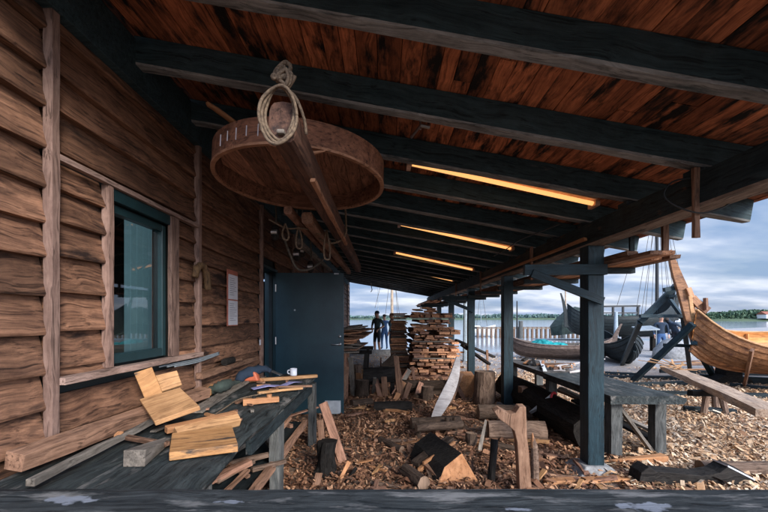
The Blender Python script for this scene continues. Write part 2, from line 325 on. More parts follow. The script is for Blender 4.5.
# ------------------------------------------------------------------ camera, world, light
cam = bpy.data.cameras.new('camera'); co = bpy.data.objects.new('camera', cam); COL.objects.link(co)
co.location = (0, 0, CZ); co.rotation_euler = (PI/2, 0, 0); cam.sensor_width = 36; cam.lens = 18; cam.shift_y = 62/768
cam.clip_start = .05; cam.clip_end = 5000; S.camera = co
SUN_EL, SUN_AZ = math.radians(25), math.radians(148)     # azimuth from +Y clockwise
w = bpy.data.worlds.new('World'); S.world = w; w.use_nodes = True; nt = w.node_tree; L = nt.links
bg = nt.nodes['Background']; sky = nd(nt, 'ShaderNodeTexSky', sky_type='NISHITA'); sky.sun_disc = False
sky.sun_elevation = SUN_EL; sky.sun_rotation = SUN_AZ; sky.air_density = 1.2; sky.dust_density = 1.0; sky.ozone_density = 1.5
tc = nd(nt, 'ShaderNodeTexCoord'); sp = nd(nt, 'ShaderNodeSeparateXYZ'); L.new(tc.outputs['Generated'], sp.inputs[0])
az = nd(nt, 'ShaderNodeMath', operation='ABSOLUTE'); L.new(sp.outputs['Z'], az.inputs[0])
zz = nd(nt, 'ShaderNodeMath', operation='ADD'); L.new(az.outputs[0], zz.inputs[0]); zz.inputs[1].default_value = .17
dv = nd(nt, 'ShaderNodeVectorMath', operation='DIVIDE'); L.new(tc.outputs['Generated'], dv.inputs[0]); L.new(zz.outputs[0], dv.inputs[1])
mpn = nd(nt, 'ShaderNodeMapping'); mpn.inputs['Scale'].default_value = (.55, .8, .3); mpn.inputs['Location'].default_value = (2.3, 1.1, 0); L.new(dv.outputs[0], mpn.inputs['Vector'])
cn = nd(nt, 'ShaderNodeTexNoise'); cn.inputs['Scale'].default_value = 1.1; cn.inputs['Detail'].default_value = 7; cn.inputs['Roughness'].default_value = .56; cn.inputs['Distortion'].default_value = .3
L.new(mpn.outputs[0], cn.inputs['Vector'])
cr = ramp(nt, [(.30, (.75, .75, .75)), (.55, (1, 1, 1))]); L.new(cn.outputs['Fac'], cr.inputs['Fac'])
cn2 = nd(nt, 'ShaderNodeTexNoise'); cn2.inputs['Scale'].default_value = 2.2; cn2.inputs['Detail'].default_value = 5; L.new(mpn.outputs[0], cn2.inputs['Vector'])
cc = ramp(nt, [(.37, (1.9, 2.9, 4.9)), (.50, (3.5, 4.3, 6.0)), (.63, (6.5, 6.9, 7.9))]); L.new(cn2.outputs['Fac'], cc.inputs['Fac'])
mx = nd(nt, 'ShaderNodeMix', data_type='RGBA'); mfac = nd(nt, 'ShaderNodeMath', operation='MULTIPLY'); L.new(cr.outputs['Color'], mfac.inputs[0]); mfac.inputs[1].default_value = .93
L.new(mfac.outputs[0], mx.inputs[0]); L.new(sky.outputs[0], mx.inputs[6]); L.new(cc.outputs['Color'], mx.inputs[7]); 
# sky and clouds scaled brighter towards the sun, added to light the shelter
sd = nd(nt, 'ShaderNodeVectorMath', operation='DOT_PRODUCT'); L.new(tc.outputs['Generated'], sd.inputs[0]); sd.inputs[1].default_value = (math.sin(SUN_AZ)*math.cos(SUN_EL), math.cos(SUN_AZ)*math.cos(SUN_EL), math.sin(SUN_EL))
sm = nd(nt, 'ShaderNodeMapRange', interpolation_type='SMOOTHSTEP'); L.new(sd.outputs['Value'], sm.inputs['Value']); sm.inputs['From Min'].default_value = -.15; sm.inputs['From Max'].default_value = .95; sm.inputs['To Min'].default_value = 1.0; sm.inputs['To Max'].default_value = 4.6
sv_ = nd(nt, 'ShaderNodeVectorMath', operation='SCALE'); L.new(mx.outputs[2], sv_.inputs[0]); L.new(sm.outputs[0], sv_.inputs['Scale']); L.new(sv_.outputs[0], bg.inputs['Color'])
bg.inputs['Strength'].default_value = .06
sl = bpy.data.lights.new('sun', 'SUN'); so = bpy.data.objects.new('sun', sl); COL.objects.link(so); sl.energy = 1.9; sl.angle = math.radians(16); sl.color = (1, .95, .88)
dirv = Vector((math.sin(SUN_AZ)*math.cos(SUN_EL), math.cos(SUN_AZ)*math.cos(SUN_EL), math.sin(SUN_EL)))
so.rotation_euler = dirv.to_track_quat('Z', 'Y').to_euler(); so.location = dirv*30
S.render.engine = 'CYCLES'; S.cycles.samples = 96; S.cycles.use_denoising = True
S.cycles.max_bounces = 8; S.cycles.diffuse_bounces = 5
vs_ = S.view_settings; vs_.view_transform = 'Standard'; vs_.look = 'None'; vs_.gamma = 1; vs_.use_curve_mapping = False; vs_.exposure = 1.3
S.render.resolution_x = 1024; S.render.resolution_y = 683

# ------------------------------------------------------------------ ground, water, far shore
shore = [(-1500, 17), (-30, 17.2), (-8, 16.2), (-2, 17.0), (4, 16.6), (8, 17.4), (11.5, 22), (16.5, 28.5), (26, 38), (45, 52), (120, 95), (700, 430), (1800, 900)]
mb = MB(); n = len(shore)
vs = [(x, y, 0) for x, y in shore]+[(x, y+2.5, -1.2) for x, y in shore]+[(x, -1500 if i in (0, n-1) else -20, 0) for i, (x, y) in enumerate(shore)]
fs = [(i, i+1, n+i+1, n+i) for i in range(n-1)]+[(2*n+i, 2*n+i+1, i+1, i) for i in range(n-1)]
fs += [(2*n,)+tuple(2*n+i for i in range(n-1, 0, -1))]
mb.add(vs, fs); tag(mb.build('ground', M['ground']), 'brown soil and grey gravel yard running down to the water', 'ground', kind='structure')
mb = MB(); mb.add([(-3000, 10, -.5), (3000, 10, -.5), (3000, 3500, -.5), (-3000, 3500, -.5)], [(0, 1, 2, 3)])
tag(mb.build('water', M['water']), 'calm pale fjord water beyond the yard', 'water', kind='structure')
def hillstrip(name, pts, label, depth=60):
    mb = MB(); n = len(pts); a = [Vector(p) for p in pts]
    vs = [(p.x, p.y-6, -.6) for p in a]+[(p.x, p.y, p.z*.35) for p in a]+[(p.x*1.05, p.y+depth, p.z) for p in a]+[(p.x*1.1, p.y+depth*2, -.6) for p in a]
    fs = [(r*n+i, r*n+i+1, (r+1)*n+i+1, (r+1)*n+i) for r in range(3) for i in range(n-1)]
    mb.add(vs, fs); return tag(mb.build(name, M['land']), label, 'hills', kind='structure')
def woods(name, pts, cnt, sz, hz, label, dens_noise=.03, mt='leaf', grow=0):
    mb = MB(); a = [Vector(p) for p in pts]
    segs = [(a[i], a[i+1], (a[i+1]-a[i]).length) for i in range(len(a)-1)]; tot = sum(s[2] for s in segs)
    for _ in range(cnt):
        t = R.uniform(0, tot); fr0 = t/tot
        for p, q, l in segs:
            if t <= l: break
            t -= l
        c = p.lerp(q, t/l); g = mnoise.noise(Vector((c.x*dens_noise, c.y*dens_noise, 3))); g2 = mnoise.noise(Vector((c.x*dens_noise*5, 7, 3)))
        H = hz*(1+.5*g+.35*g2)*(1-grow*(1-fr0)); z = c.z*.3+R.random()**.8*H
        c = Vector((c.x, c.y+R.uniform(0, 14), z)); s = sz*R.uniform(.5, 1.2)
        q = Euler((R.uniform(0, 6), R.uniform(0, 6), R.uniform(0, 6))).to_matrix().to_4x4(); q.translation = c
        mb.add([(-s, -s*.6, 0), (s*.8, -s*.5, s*.2), (s, s*.7, 0), (-s*.7, s*.6, -s*.2)], [(0, 1, 2, 3)], 0, q)
    return tag(mb.build(name, M[mt]), label, 'woods', kind='stuff')
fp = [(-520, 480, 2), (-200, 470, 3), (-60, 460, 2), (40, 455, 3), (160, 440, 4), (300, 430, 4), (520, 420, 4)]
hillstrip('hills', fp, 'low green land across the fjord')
woods('far_woods', fp, 12000, 1.2, 3.8, 'line of trees on the far shore, blue green with painted-in haze', mt='hazyleaf')
fr = [(190, 245, 2), (215, 235, 3), (245, 225, 4), (300, 215, 4)]
hillstrip('headland', fr, 'wooded headland at the far right', 30)
woods('headland_woods', fr, 15000, .75, 9.5, 'dark green wood on the headland at right', .06, grow=.75)
for k, (x, y, s, lb) in enumerate([(241, 224, 1.0, 'white house with red roof among trees on the headland'), (228, 229, .7, 'small white cottage left of the larger house on the headland')]):
    t = thing('white_house', lb, 'house', (x, y, 1.2), 'houses on the headland'); a = 4.2*s
    mb = MB().box((x-a, y-3, 1.2), (x+a, y+3, 1.2+3.4*s)); mb.build('wall', M['white'], t)
    mb = MB().add([(x-a-.3, y-3.4, 1.2+3.4*s), (x+a+.3, y-3.4, 1.2+3.4*s), (x+a+.3, y+3.4, 1.2+3.4*s), (x-a-.3, y+3.4, 1.2+3.4*s), (x-a-.3, y, 1.2+6*s), (x+a+.3, y, 1.2+6*s)], [(0, 1, 5, 4), (2, 3, 4, 5), (1, 2, 5), (3, 0, 4), (0, 3, 2, 1)])
    mb.build('roof', M['roofred'], t)
    for q in (-2.3, 0, 2.3):
        MB().box((x+q*s-.45*s, y-3.06, 2.6), (x+q*s+.45*s, y-3.003, 2.6+1.1*s)).build('window', M['dark'], t)

# wood chips
def chips(name, cnt, region, mat, label, smin, smax, keep=None, zb=.0, seed=1):
    r = random.Random(seed); mb = MB(); (x0, x1), (y0, y1) = region; i = 0; V = []; F = []
    while i < cnt:
        y = y0+(y1-y0)*r.random()**1.35; x = r.uniform(x0, x1)
        if keep and not keep(x, y, r): continue
        i += 1
        l = r.uniform(smin, smax)*(1 if r.random() > .06 else 2.2); wd = min(.045, l*r.uniform(.10, .42)); a = r.uniform(0, PI); h = zb+r.random()**2*.05+.006
        tx, ty = r.gauss(0, .28), r.gauss(0, .28); cu = r.uniform(-.3, 1.0)*l*.35
        ca, sa = math.cos(a), math.sin(a); n = len(V)
        for u, v in ((-.5, -.5), (-.5, .5), (0, -.5), (0, .5), (.5, -.42), (.5, .3)):
            lx, ly = u*l, v*wd; z = h+lx*tx+ly*ty+(cu if u == 0 else 0)
            V.append((x+lx*ca-ly*sa, y+lx*sa+ly*ca, max(.003, z)))
        F += [(n, n+2, n+3, n+1), (n+2, n+4, n+5, n+3)]
    mb.v = V; mb.f = F; mb.m = [0]*len(F)
    return tag(mb.build(name, mat), label, 'wood chips', kind='stuff')
chips('wood_chips', 64000, ((-1.6, 2.7), (1.8, 10.5)), M['chips'], 'brown wood chips and shavings covering the floor under the roof', .015, .078, seed=3, keep=lambda x, y, r: mnoise.noise(Vector((x*1.3, y*1.3, 2)))+r.random()*1.1 > .12)
chips('fresh_wood_chips', 62000, ((2.1, 9.0), (2.6, 11.5)), M['chips2'], 'pale fresh wood chips covering the open yard at right', .018, .085,
      keep=lambda x, y, r: (x > 2.1+r.random()**2*1.2) and (mnoise.noise(Vector((x*.6, y*.6, 0)))+r.random()*.9 > .15+max(0, y-8)*.25), seed=4)
chips('scattered_chips', 4000, ((-1.2, 6), (9, 16)), M['chips2'], 'sparse pale chips scattered towards the shore', .03, .12, seed=8)

# ------------------------------------------------------------------ workshop wall
W = -1.66
wall = thing('workshop', 'dark brown timber workshop wall of overlapping boards on the left', 'building', (W, 8, 0))
WY0, WY1, WZ0, WZ1 = 2.30, 2.93, 1.215, 2.20
DY0, DY1, DZ1 = 5.16, 5.90, 2.24
bat_y = [-.9, .55, 1.88, 3.36, 5.10, 6.9, 8.6, 10.3, 12.0, 13.7, 15.4, 17.1, 18.3]
mb = MB()
courses = [-.02]; 
while courses[-1] < 3.4: courses.append(courses[-1]+R.uniform(.168, .205))
def board(y0, y1, z0, z1):
    if y1-y0 < .03: return
    k = max(1, int((y1-y0)/.13)); vs = []; fs = []; sd = R.uniform(0, 99); tk = R.uniform(.026, .040)
    for i in range(k+1):
        y = y0+(y1-y0)*i/k; wv = mnoise.noise(Vector((y*1.6, sd, 0)))*.011+mnoise.noise(Vector((y*7, sd, 4)))*.003
        zb = z0-.02+wv; zt = z1+.01
        bx = W+tk*.35+mnoise.noise(Vector((y*1.3, sd, 9)))*.004
        vs += [(bx+.012, y, zb), (bx+.016, y, zb+.012), (W-.028, y, zt), (W-.04, y, zt), (bx-tk, y, zb)]
    for i in range(k):
        for j in range(5): fs.append((i*5+j, i*5+(j+1) % 5, (i+1)*5+(j+1) % 5, (i+1)*5+j))
    fs += [(0, 1, 2, 3, 4), tuple(k*5+j for j in (4, 3, 2, 1, 0))]
    mb.add(vs, fs)
    for yn in (y0+.05, y1-.05, (y0+y1)/2 if y1-y0 > 1.0 else y0+.05):
        for zz_ in (z0+.035, z0+.10):
            if zz_ > z1-.02: continue
            fr2 = (zz_-z0)/(z1-z0); xn = (W+tk*.3)*(1-fr2)+(W-.028)*fr2+.004; yj = yn+R.uniform(-.01, .01)
            mb.box((xn-.012, yj-.0035, zz_-.0035), (xn, yj+.0035, zz_+.0035), 1)
for i in range(len(bat_y)-1):
    a, b_ = bat_y[i]+.012, bat_y[i+1]-.012; dz = R.uniform(-.03, .03)
    for c in range(len(courses)-1):
        z0, z1 = courses[c]+dz, courses[c+1]+dz
        if z0 > 3.3: continue
        z1 = min(z1, 3.31)
        if i == 2:      # window bay
            if z1 <= 1.20 or z0 >= 2.33: board(a, b_, z0, z1)
            else:
                z0c, z1c = max(z0, 1.2), min(z1, 2.29)
                if z1c-z0c > .03: board(a, WY0-.03, z0c, z1c); board(WY1+.10, b_, z0c, z1c)
        elif i == 4:    # door bay
            if z0 >= DZ1: board(a, b_, z0, z1)
            else: board(DY1+.06, b_, z0, z1)
        else: board(a, b_, z0, z1)
sid = mb.build('siding', [M['siding'], M['nail']], wall)
for y in bat_y:
    if y < 18.2: plank('batten', (W+.032, y, .0), (W+.032, y, 3.26), .045, .046, M['batten'], parent=wall, jit=.0025, up=(1, 0, 0), roll=0)
plank('window_rail', (W+.045, 1.90, 1.185), (W+.045, 3.36, 1.185), .075, .035, M['battenY'], parent=wall, jit=.002)
plank('window_rail', (W+.032, 1.905, 2.30), (W+.032, 3.335, 2.30), .04, .03, M['battenY'], parent=wall, jit=.002)
# inner wall, room
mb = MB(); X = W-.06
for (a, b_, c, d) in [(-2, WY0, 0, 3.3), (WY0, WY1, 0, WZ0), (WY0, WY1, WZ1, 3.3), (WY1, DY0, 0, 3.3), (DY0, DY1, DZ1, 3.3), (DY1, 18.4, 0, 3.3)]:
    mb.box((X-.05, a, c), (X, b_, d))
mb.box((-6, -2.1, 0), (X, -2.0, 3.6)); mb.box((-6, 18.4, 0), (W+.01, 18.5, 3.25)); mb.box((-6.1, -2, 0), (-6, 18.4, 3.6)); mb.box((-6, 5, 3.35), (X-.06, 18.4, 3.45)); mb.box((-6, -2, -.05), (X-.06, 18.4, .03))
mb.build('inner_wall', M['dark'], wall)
# window
win = bpy.data.objects.new('window', None); COL.objects.link(win); win.parent = wall; win.location = Vector((W, WY0, WZ0))-wloc(wall)
FR = MB(); fx0, fx1 = W-.06, W-.005
FR.box((fx0, WY0, WZ0), (fx1, WY0+.045, WZ1)); FR.box((fx0, WY1-.045, WZ0), (fx1, WY1, WZ1)); FR.box((fx0+.001, WY0+.045, WZ0), (fx1, WY1-.045, WZ0+.06)); FR.box((fx0+.001, WY0+.045, WZ1-.05), (fx1, WY1-.045, WZ1))
FR.build('window_frame', M['frame'], win, bevel=.004)
MB().add([(W-.04, WY0+.04, WZ0+.055), (W-.04, WY1-.04, WZ0+.055), (W-.04, WY1-.04, WZ1-.045), (W-.04, WY0+.04, WZ1-.045)], [(0, 1, 2, 3)]).build('pane', M['glass'], win)
plank('trim', (W+.022, WY0-.022, 1.205), (W+.022, WY0-.022, 2.283), .044, .045, M['batten'], parent=win, up=(1, 0, 0), jit=.003)
plank('trim', (W+.022, WY1+.058, 1.205), (W+.022, WY1+.058, 2.283), .11, .03, M['batten'], parent=win, up=(1, 0, 0), jit=.003)
plank('trim', (W+.015, WY0+.003, 2.245), (W+.015, WY1, 2.245), .03, .07, M['frame'], parent=win, jit=.001)
mb = MB()
k = 24
for i in range(k):
    y0 = 2.66+i*.035; mb.add([(-1.80+.02*(i % 2), y0, 1.1), (-1.80+.02*((i+1) % 2), y0+.035, 1.1), (-1.80+.02*((i+1) % 2), y0+.035, 2.3), (-1.80+.02*(i % 2), y0, 2.3)], [(0, 1, 2, 3)])
tag(mb.build('curtain', M['curtain'], origin=(-1.80, 3.1, 1.1)), 'pale green curtain hanging inside the workshop window', 'curtain')
# door
door = bpy.data.objects.new('door', None); COL.objects.link(door); door.parent = wall; dy = DY1-.02; door.location = Vector((W, dy, 0))-wloc(wall)
MB().box((W+.005, dy-.025, .03), (W+1.045, dy+.02, 2.19)).build('door_leaf', M['door'], door, bevel=.004)
MB().box((W+.76, dy-.034, .04), (W+1.0, dy-.0262, .24)).build('kick_plate', M['kick'], door)
mb = MB().lathe([(.0, 0), (.026, 0), (.026, .008), (0, .008)], 16, Matrix.Translation((W+.985, dy-.026, 1.1)) @ Matrix.Rotation(PI/2, 4, 'X'))
mb.lathe([(.0, 0), (.022, 0), (.022, .012), (0, .012)], 16, Matrix.Translation((W+.985, dy-.026, 1.22)) @ Matrix.Rotation(PI/2, 4, 'X'))
mb.tube([(W+.985, dy-.03, 1.1), (W+.985, dy-.085, 1.1), (W+.97, dy-.09, 1.1), (W+.86, dy-.09, 1.1)], .010)
mb.build('handle', M['steel'], door, smooth=True)
MB().tube([(W+.30, dy-.03, 1.62), (W+.30, dy-.026, 1.62)], .014, n=10).build('screw_cover', M['steel'], door)
MB().box((W+.9, dy-.034, 2.165), (W+.97, dy-.026, 2.183)).build('door_closer_plate', M['steel'], door)
for z in (.3, 1.1, 1.9): MB().tube([(W+.012, dy-.038, z), (W+.012, dy-.038, z+.11)], .011).build('hinge', M['steel'], door)
mb = MB(); mb.box((W-.18, DY0-.0, .0), (W+.012, DY0+.05, DZ1)); mb.box((W-.18, DY1+.022, .0), (W+.012, DY1+.06, DZ1)); mb.box((W-.179, DY0+.05, DZ1-.04), (W+.012, DY1+.022, DZ1))
mb.build('door_frame', M['frame'], wall)

# ------------------------------------------------------------------ lean-to roof
roof = thing('lean_to_shelter', 'open lean-to roof of red boards on black rafters and posts', 'shelter', (2.05, 3.8, 0))
def rz(x): return 2.84-.18*x
RAF = [1.787+.71*k for k in range(-1, 23)]
rot = -math.atan(.18)
for d in RAF:
    f = frame((W+.03, d, rz(W+.03)), (3.02, d, rz(3.02))); Lr = (4.65)/math.cos(rot)
    mb = MB(); k = 14; vs = []; fs = []; ms = []
    Lr = (Vector((3.02, d, rz(3.02)))-Vector((W+.03, d, rz(W+.03)))).length
    for i in range(k+1):
        u = i/k*Lr; j = lambda s=.004: R.uniform(-s, s)
        vs += [(u, -.036+j(), 0+j()), (u, .036+j(), 0+j()), (u, .041+j(.002), .012), (u, .041, .178), (u, -.041, .178), (u, -.041+j(.002), .012)]
    for i in range(k):
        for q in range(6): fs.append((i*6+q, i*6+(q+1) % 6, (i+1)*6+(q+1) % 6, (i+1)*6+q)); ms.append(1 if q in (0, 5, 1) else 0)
    fs += [(5, 4, 3, 2, 1, 0), tuple(k*6+q for q in range(6))]; ms += [0, 0]
    mb.add(vs, fs, ms)
    f.translation = f.translation-wloc(roof)
    mb.build('rafter', [M['rafter'], M['rafteredge']], roof, xf=f)
# roof boards along Y
mb = MB(); x = W+.0
while x < 3.06:
    wd = R.uniform(.085, .15); y = .5+R.uniform(-.8, 0); x1 = min(x+wd, 3.1)
    while y < 17.7:
        y2 = min(y+R.uniform(1.6, 4.2), 17.7); g = .002; dz = R.uniform(0, .008); y0c = max(y, .98)
        if y2 > y0c+.1:
            z0, z1 = rz(x)+.181+dz, rz(x1)+.181+dz
            mb.add([(x+g, y0c, z0), (x1-g, y0c, z1), (x1-g, y2-.003, z1), (x+g, y2-.003, z0), (x+g, y0c, z0+.025), (x1-g, y0c, z1+.025), (x1-g, y2-.003, z1+.025), (x+g, y2-.003, z0+.025)],
                   [(0, 1, 2, 3), (4, 7, 6, 5), (0, 4, 5, 1), (1, 5, 6, 2), (2, 6, 7, 3), (3, 7, 4, 0)])
        y = y2
    x = x1
mb.build('roof_boards', M['roof'], roof)
MB().add([(W-.1, .95, rz(W-.1)+.225), (3.13, .95, rz(3.13)+.225), (3.13, 17.75, rz(3.13)+.225), (W-.1, 17.75, rz(W-.1)+.225), (W-.1, .95, rz(W-.1)+.26), (3.13, .95, rz(3.13)+.26), (3.13, 17.75, rz(3.13)+.26), (W-.1, 17.75, rz(W-.1)+.26)],
         [(0, 1, 2, 3), (4, 7, 6, 5), (0, 4, 5, 1), (1, 5, 6, 2), (2, 6, 7, 3), (3, 7, 4, 0)]).build('roof_covering', M['black'], roof)
MB().box((W+.0, .98, 3.0), (W+.07, 17.6, 3.29)).build('wall_plate', M['rafter'], roof, bevel=.004)
# eave beam
mb = MB(); k = 60; vs = []; fs = []; ms = []
bx = [1.965, 2.135]
for i in range(k+1):
    y = .6+17.0*i/k; j = lambda s=.005: R.uniform(-s, s)
    vs += [(1.975, y, 2.20+j(.003)), (2.125, y, 2.20+j(.003)), (2.135, y, 2.215), (2.135+j(.002), y, 2.41), (1.965+j(.002), y, 2.41), (1.965, y, 2.215)]
for i in range(k):
    for q in range(6): fs.append((i*6+q, i*6+(q+1) % 6, (i+1)*6+(q+1) % 6, (i+1)*6+q)); ms.append(1 if q in (0, 5, 1) else 0)
fs += [(5, 4, 3, 2, 1, 0), tuple(k*6+q for q in range(6))]; ms += [0, 0]; mb.add(vs, fs, ms)
mb.build('eave_beam', [M['beam'], M['beamedge']], roof)
for d in RAF: MB().box((1.99, d-.06, 2.412), (2.11, d+.06, rz(2.11)+.0)).build('packing_block', M['beam'], roof)
plank('fixing_lath', (1.94, 3.7, 2.262), (1.94, 7.6, 2.262), .035, .03, M['fresho'], parent=roof)
for y in (2.40, 5.07, 7.75, 10.4): plank('hanger', (1.948, y, 2.0), (1.948, y, 2.44), .03, .034, M['timber'], parent=roof, up=(1, 0, 0))
PY = [1.15, 3.79, 6.4, 9.06, 11.7, 14.3, 16.9]
for i, y in enumerate(PY):
    p = plank('post', (2.05, y, .07), (2.05, y, 2.203), .155, .165, M['post'], parent=roof, jit=.002, bev=.006)
    MB().add([(1.84, y-.2, 0), (2.26, y-.2, 0), (2.26, y+.2, 0), (1.84, y+.2, 0), (1.93, y-.12, .075), (2.17, y-.12, .075), (2.17, y+.12, .075), (1.93, y+.12, .075)], [(0, 1, 5, 4), (1, 2, 6, 5), (2, 3, 7, 6), (3, 0, 4, 7), (4, 5, 6, 7), (0, 3, 2, 1)]).build('footing', M['concrete'], roof, bevel=.01)
    if i % 2 == 1:
        plank('bracket_arm', (1.36, y-.06, 1.965), (2.135, y-.095, 1.965), .07, .10, M['post'], parent=roof, jit=.002)
        plank('brace', (1.42, y-.1, 1.93), (2.09, y-.125, 1.66), .04, .075, M['post'], parent=roof, jit=.002)
ay = [4.03+1.17*k for k in range(12)]
for y in ay: plank('bracket_arm', (1.9, y+.01, 1.995), (2.62, y+.01, 1.995), .075, .055, M['beamX'], parent=roof, jit=.002)
plank('hanger', (2.56, 3.5, 2.03), (2.56, 3.5, 2.45), .03, .05, M['timber'], parent=roof, up=(1, 0, 0))
for y in ay[::2]: plank('hanger', (2.60, y, 2.02), (2.60, y, rz(2.6)), .03, .05, M['beamX'], parent=roof, up=(1, 0, 0))
rope('cable', [P(690, 178, 2.36), P(672, 182, 2.36), P(664, 195, 2.36), P(676, 206, 2.36), P(700, 213, 2.36), P(722, 208, 2.36), P(740, 196, 2.36), P(768, 184, 2.36)], .005, M['black'], label='black cable drooping along the eave beam at right', cat='cable')
rope('cable', [P(560, 224, 3.0), P(540, 232, 3.4), P(520, 240, 3.9), P(505, 250, 4.4), P(494, 256, 4.8)], .005, M['black'], label='thin black cable clipped along the inside of the beam', cat='cable')
# planks stored on eave brackets
gi = 0
for layer in range(3):
    x = 2.20
    while x < 2.58:
        wd = R.uniform(.07, .14)
        y = 3.15+R.uniform(0, .6)+layer*.25
        while y < 15.5:
            ln = R.uniform(3.0, 5.2); y1 = min(y+ln, 17.0); sk = R.uniform(-.02, .02)
            z = 2.045+layer*.042
            plank('stored_plank', (x+wd/2, y, z), (x+wd/2+sk, y1, z), wd-.008, .034, R.choice([M['plank'], M['timber'], M['plankdark']]),
                  'rough board stored on the black brackets under the eave', 'plank', 'boards stored under the eave', warp=R.uniform(-.006, .006), jit=.004, bev=0)
            y = y1+R.uniform(.05, .3)
        x += wd
for i in range(9):
    x = 1.50+i*.06+R.uniform(-.02, .02)
    plank('stored_plank', (x, 13.2+R.uniform(-.4, .4), 2.06+.035*(i % 3)), (x+R.uniform(-.05, .05), 17.3+R.uniform(-.3, .3), 2.05+.035*(i % 3)), .10, .03, R.choice([M['plank'], M['timber']]),
          'rough board on the rack inside the far end of the beam', 'plank', 'boards stored at the far end', bev=0)
for y in (13.6, 16.6): plank('rack_bar', (1.42, y, 2.0), (2.13, y, 2.0), .06, .06, M['beamX'], parent=roof)

# lamps
for k, (y, tx) in enumerate([(3.42, 'nearest of the row'), (5.62, 'second in the row'), (8.05, 'third in the row'), (10.4, 'farthest of the row')]):
    x0, x1, z0, z1 = .22, 1.87, 2.865, 2.515
    t = thing('strip_lamp', 'glowing amber strip lamp hung between the rafters, '+tx, 'lamp', (x0, y, z0), 'strip lamps under the roof')
    plank('lamp_tray', (x0, y, z0+.028), (x1, y+.0, z1+.028), .15, .022, M['lamphouse'], parent=t, jit=.001)
    a, b_ = Vector((x0+.03, y-.035, z0-.006)), Vector((x1-.03, y-.035, z1-.006))
    MB().tube([a, b_], .019, n=10).build('tube', M['tube'], t, smooth=True)
    for (p, q) in ((x0, z0), (x1, z1)): MB().box((p-.02, y-.065, q-.03), (p+.02, y+.07, q+.016)).build('end_cap', M['lamphouse'], t, bevel=.003)
    for u in (.2, .8):
        X_, Z_ = x0+(x1-x0)*u, z0+(z1-z0)*u
        MB().tube([(X_, y, Z_+.03), (X_, y, rz(X_)+.185)], .006, n=6).build('hanger_wire', M['black'], t)
o = MB().tube([(.27, 2.85, 3.0), (.27, 2.85, 2.90)], .008); o.tube([(.27, 2.85, 2.93), (.20, 2.83, 2.83)], .010); o.tube([(.27, 2.85, 2.93), (.34, 2.86, 2.92)], .014)
tag(o.build('ceiling_hook', M['steel'], origin=(.27, 2.85, 3.0)), 'small pale metal hook under the roof boards left of the nearest lamp', 'hook')

# ------------------------------------------------------------------ tub, spar, ropes
tc_ = Vector((-.605, 2.80, 2.475)); TM = Matrix.Translation(tc_) @ Matrix.Rotation(math.radians(2), 4, 'Y') @ Matrix.Rotation(math.radians(-2), 4, 'X')
tub = thing('wooden_tub', 'large round shallow wooden tub hung upside down under the rafters', 'tub', tc_)
r = .60
MB().lathe([(r, .012), (r, .165), (r-.018, .165), (r-.018, .012)], 64, TM, closed=True).build('hoop', M['tub'], tub, smooth=False)
MB().lathe([(r+.004, 0), (r+.006, .014), (r-.024, .014), (r-.022, 0)], 64, TM, closed=True).build('rim', M['tubrim'], tub)
mb = MB(); x = -r+.02
while x < r-.02:
    x1 = min(x+.10, r-.02); xm = max(abs(x), abs(x1)); 
    def yy(q): return math.sqrt(max(0, (r-.02)**2-q*q))
    ya, yb = yy(x), yy(x1)
    mb.add([(x+.002, -ya, .13), (x1-.002, -yb, .13), (x1-.002, yb, .13), (x+.002, ya, .13), (x+.002, -ya, .15), (x1-.002, -yb, .15), (x1-.002, yb, .15), (x+.002, ya, .15)],
           [(0, 1, 2, 3), (4, 7, 6, 5), (0, 4, 5, 1), (2, 6, 7, 3), (1, 5, 6, 2), (3, 7, 4, 0)], 0, TM)
    x = x1
mb.build('base_boards', wood('tub_base_wood', (.12, .055, .035), (.42, .20, .12), axis='Y', stain=(.03, .02, .02), stain_amt=.6, stain_scale=3), tub)
for sg in (-1, 1):
    e = TM @ Vector((.10+sg*.16, -math.sqrt(.6**2-(.10+sg*.16)**2)-.0, -.002)); c0 = Vector((-.455, 2.28, 2.455)); 
    MB().tube(smooth_pts([e, e.lerp(c0, .5)+Vector((-sg*.02, -.01, 0)), c0, c0+Vector((sg*-.0, .10, 0))], 4), [.006, .009, .012, .015, .018, .02, .021, .021, .02, .018, .016, .014, .01], n=7, flat=.6).build('forked_bracket', M['tubrim'], tub, smooth=True)
for k in range(5):
    a = -2.3+k*.13
    MB().tube([TM @ Vector((math.cos(a)*(r+.002), math.sin(a)*(r+.002), .05+.01*(k % 2))), TM @ Vector((math.cos(a)*(r+.002), math.sin(a)*(r+.002), .12))], .003, n=5).build('nail_mark', M['paper'], tub)
# spar
M['spar1'] = wood('spar_wood', (.035, .018, .014), (.17, .085, .055), axis='X', stain=(.03, .02, .018), stain_amt=.55, stain_scale=4, scale=.8)
def spar(name, label, x, z, y0, y1, hw, hh, mat, x1=None, z1=None, taper=.8):
    p0, p1 = Vector((x, y0, z)), Vector((x1 or x, y1, z1 or z)); f = frame(p0, p1); Ls = (p1-p0).length
    mb = MB(); n = 16; seg = 16; vs = []; fs = []
    for i in range(seg+1):
        u = i/seg; k = 1+(taper-1)*u
        for j in range(n):
            a = 2*PI*j/n; c, s_ = math.cos(a), math.sin(a)
            c = math.copysign(abs(c)**.55, c); s_ = math.copysign(abs(s_)**.55, s_)
            nn = 1+.05*mnoise.noise(Vector((a, u*8, x*9)))
            vs.append((u*Ls, c*hw*k*nn, s_*hh*k*nn))
    for i in range(seg):
        for j in range(n): fs.append((i*n+j, i*n+(j+1) % n, (i+1)*n+(j+1) % n, (i+1)*n+j))
    fs += [tuple(range(n-1, -1, -1)), tuple(seg*n+j for j in range(n))]
    mb.add(vs, fs); return tag(mb.build(name, mat, xf=f), label, 'spar', 'spars slung under the rafters')
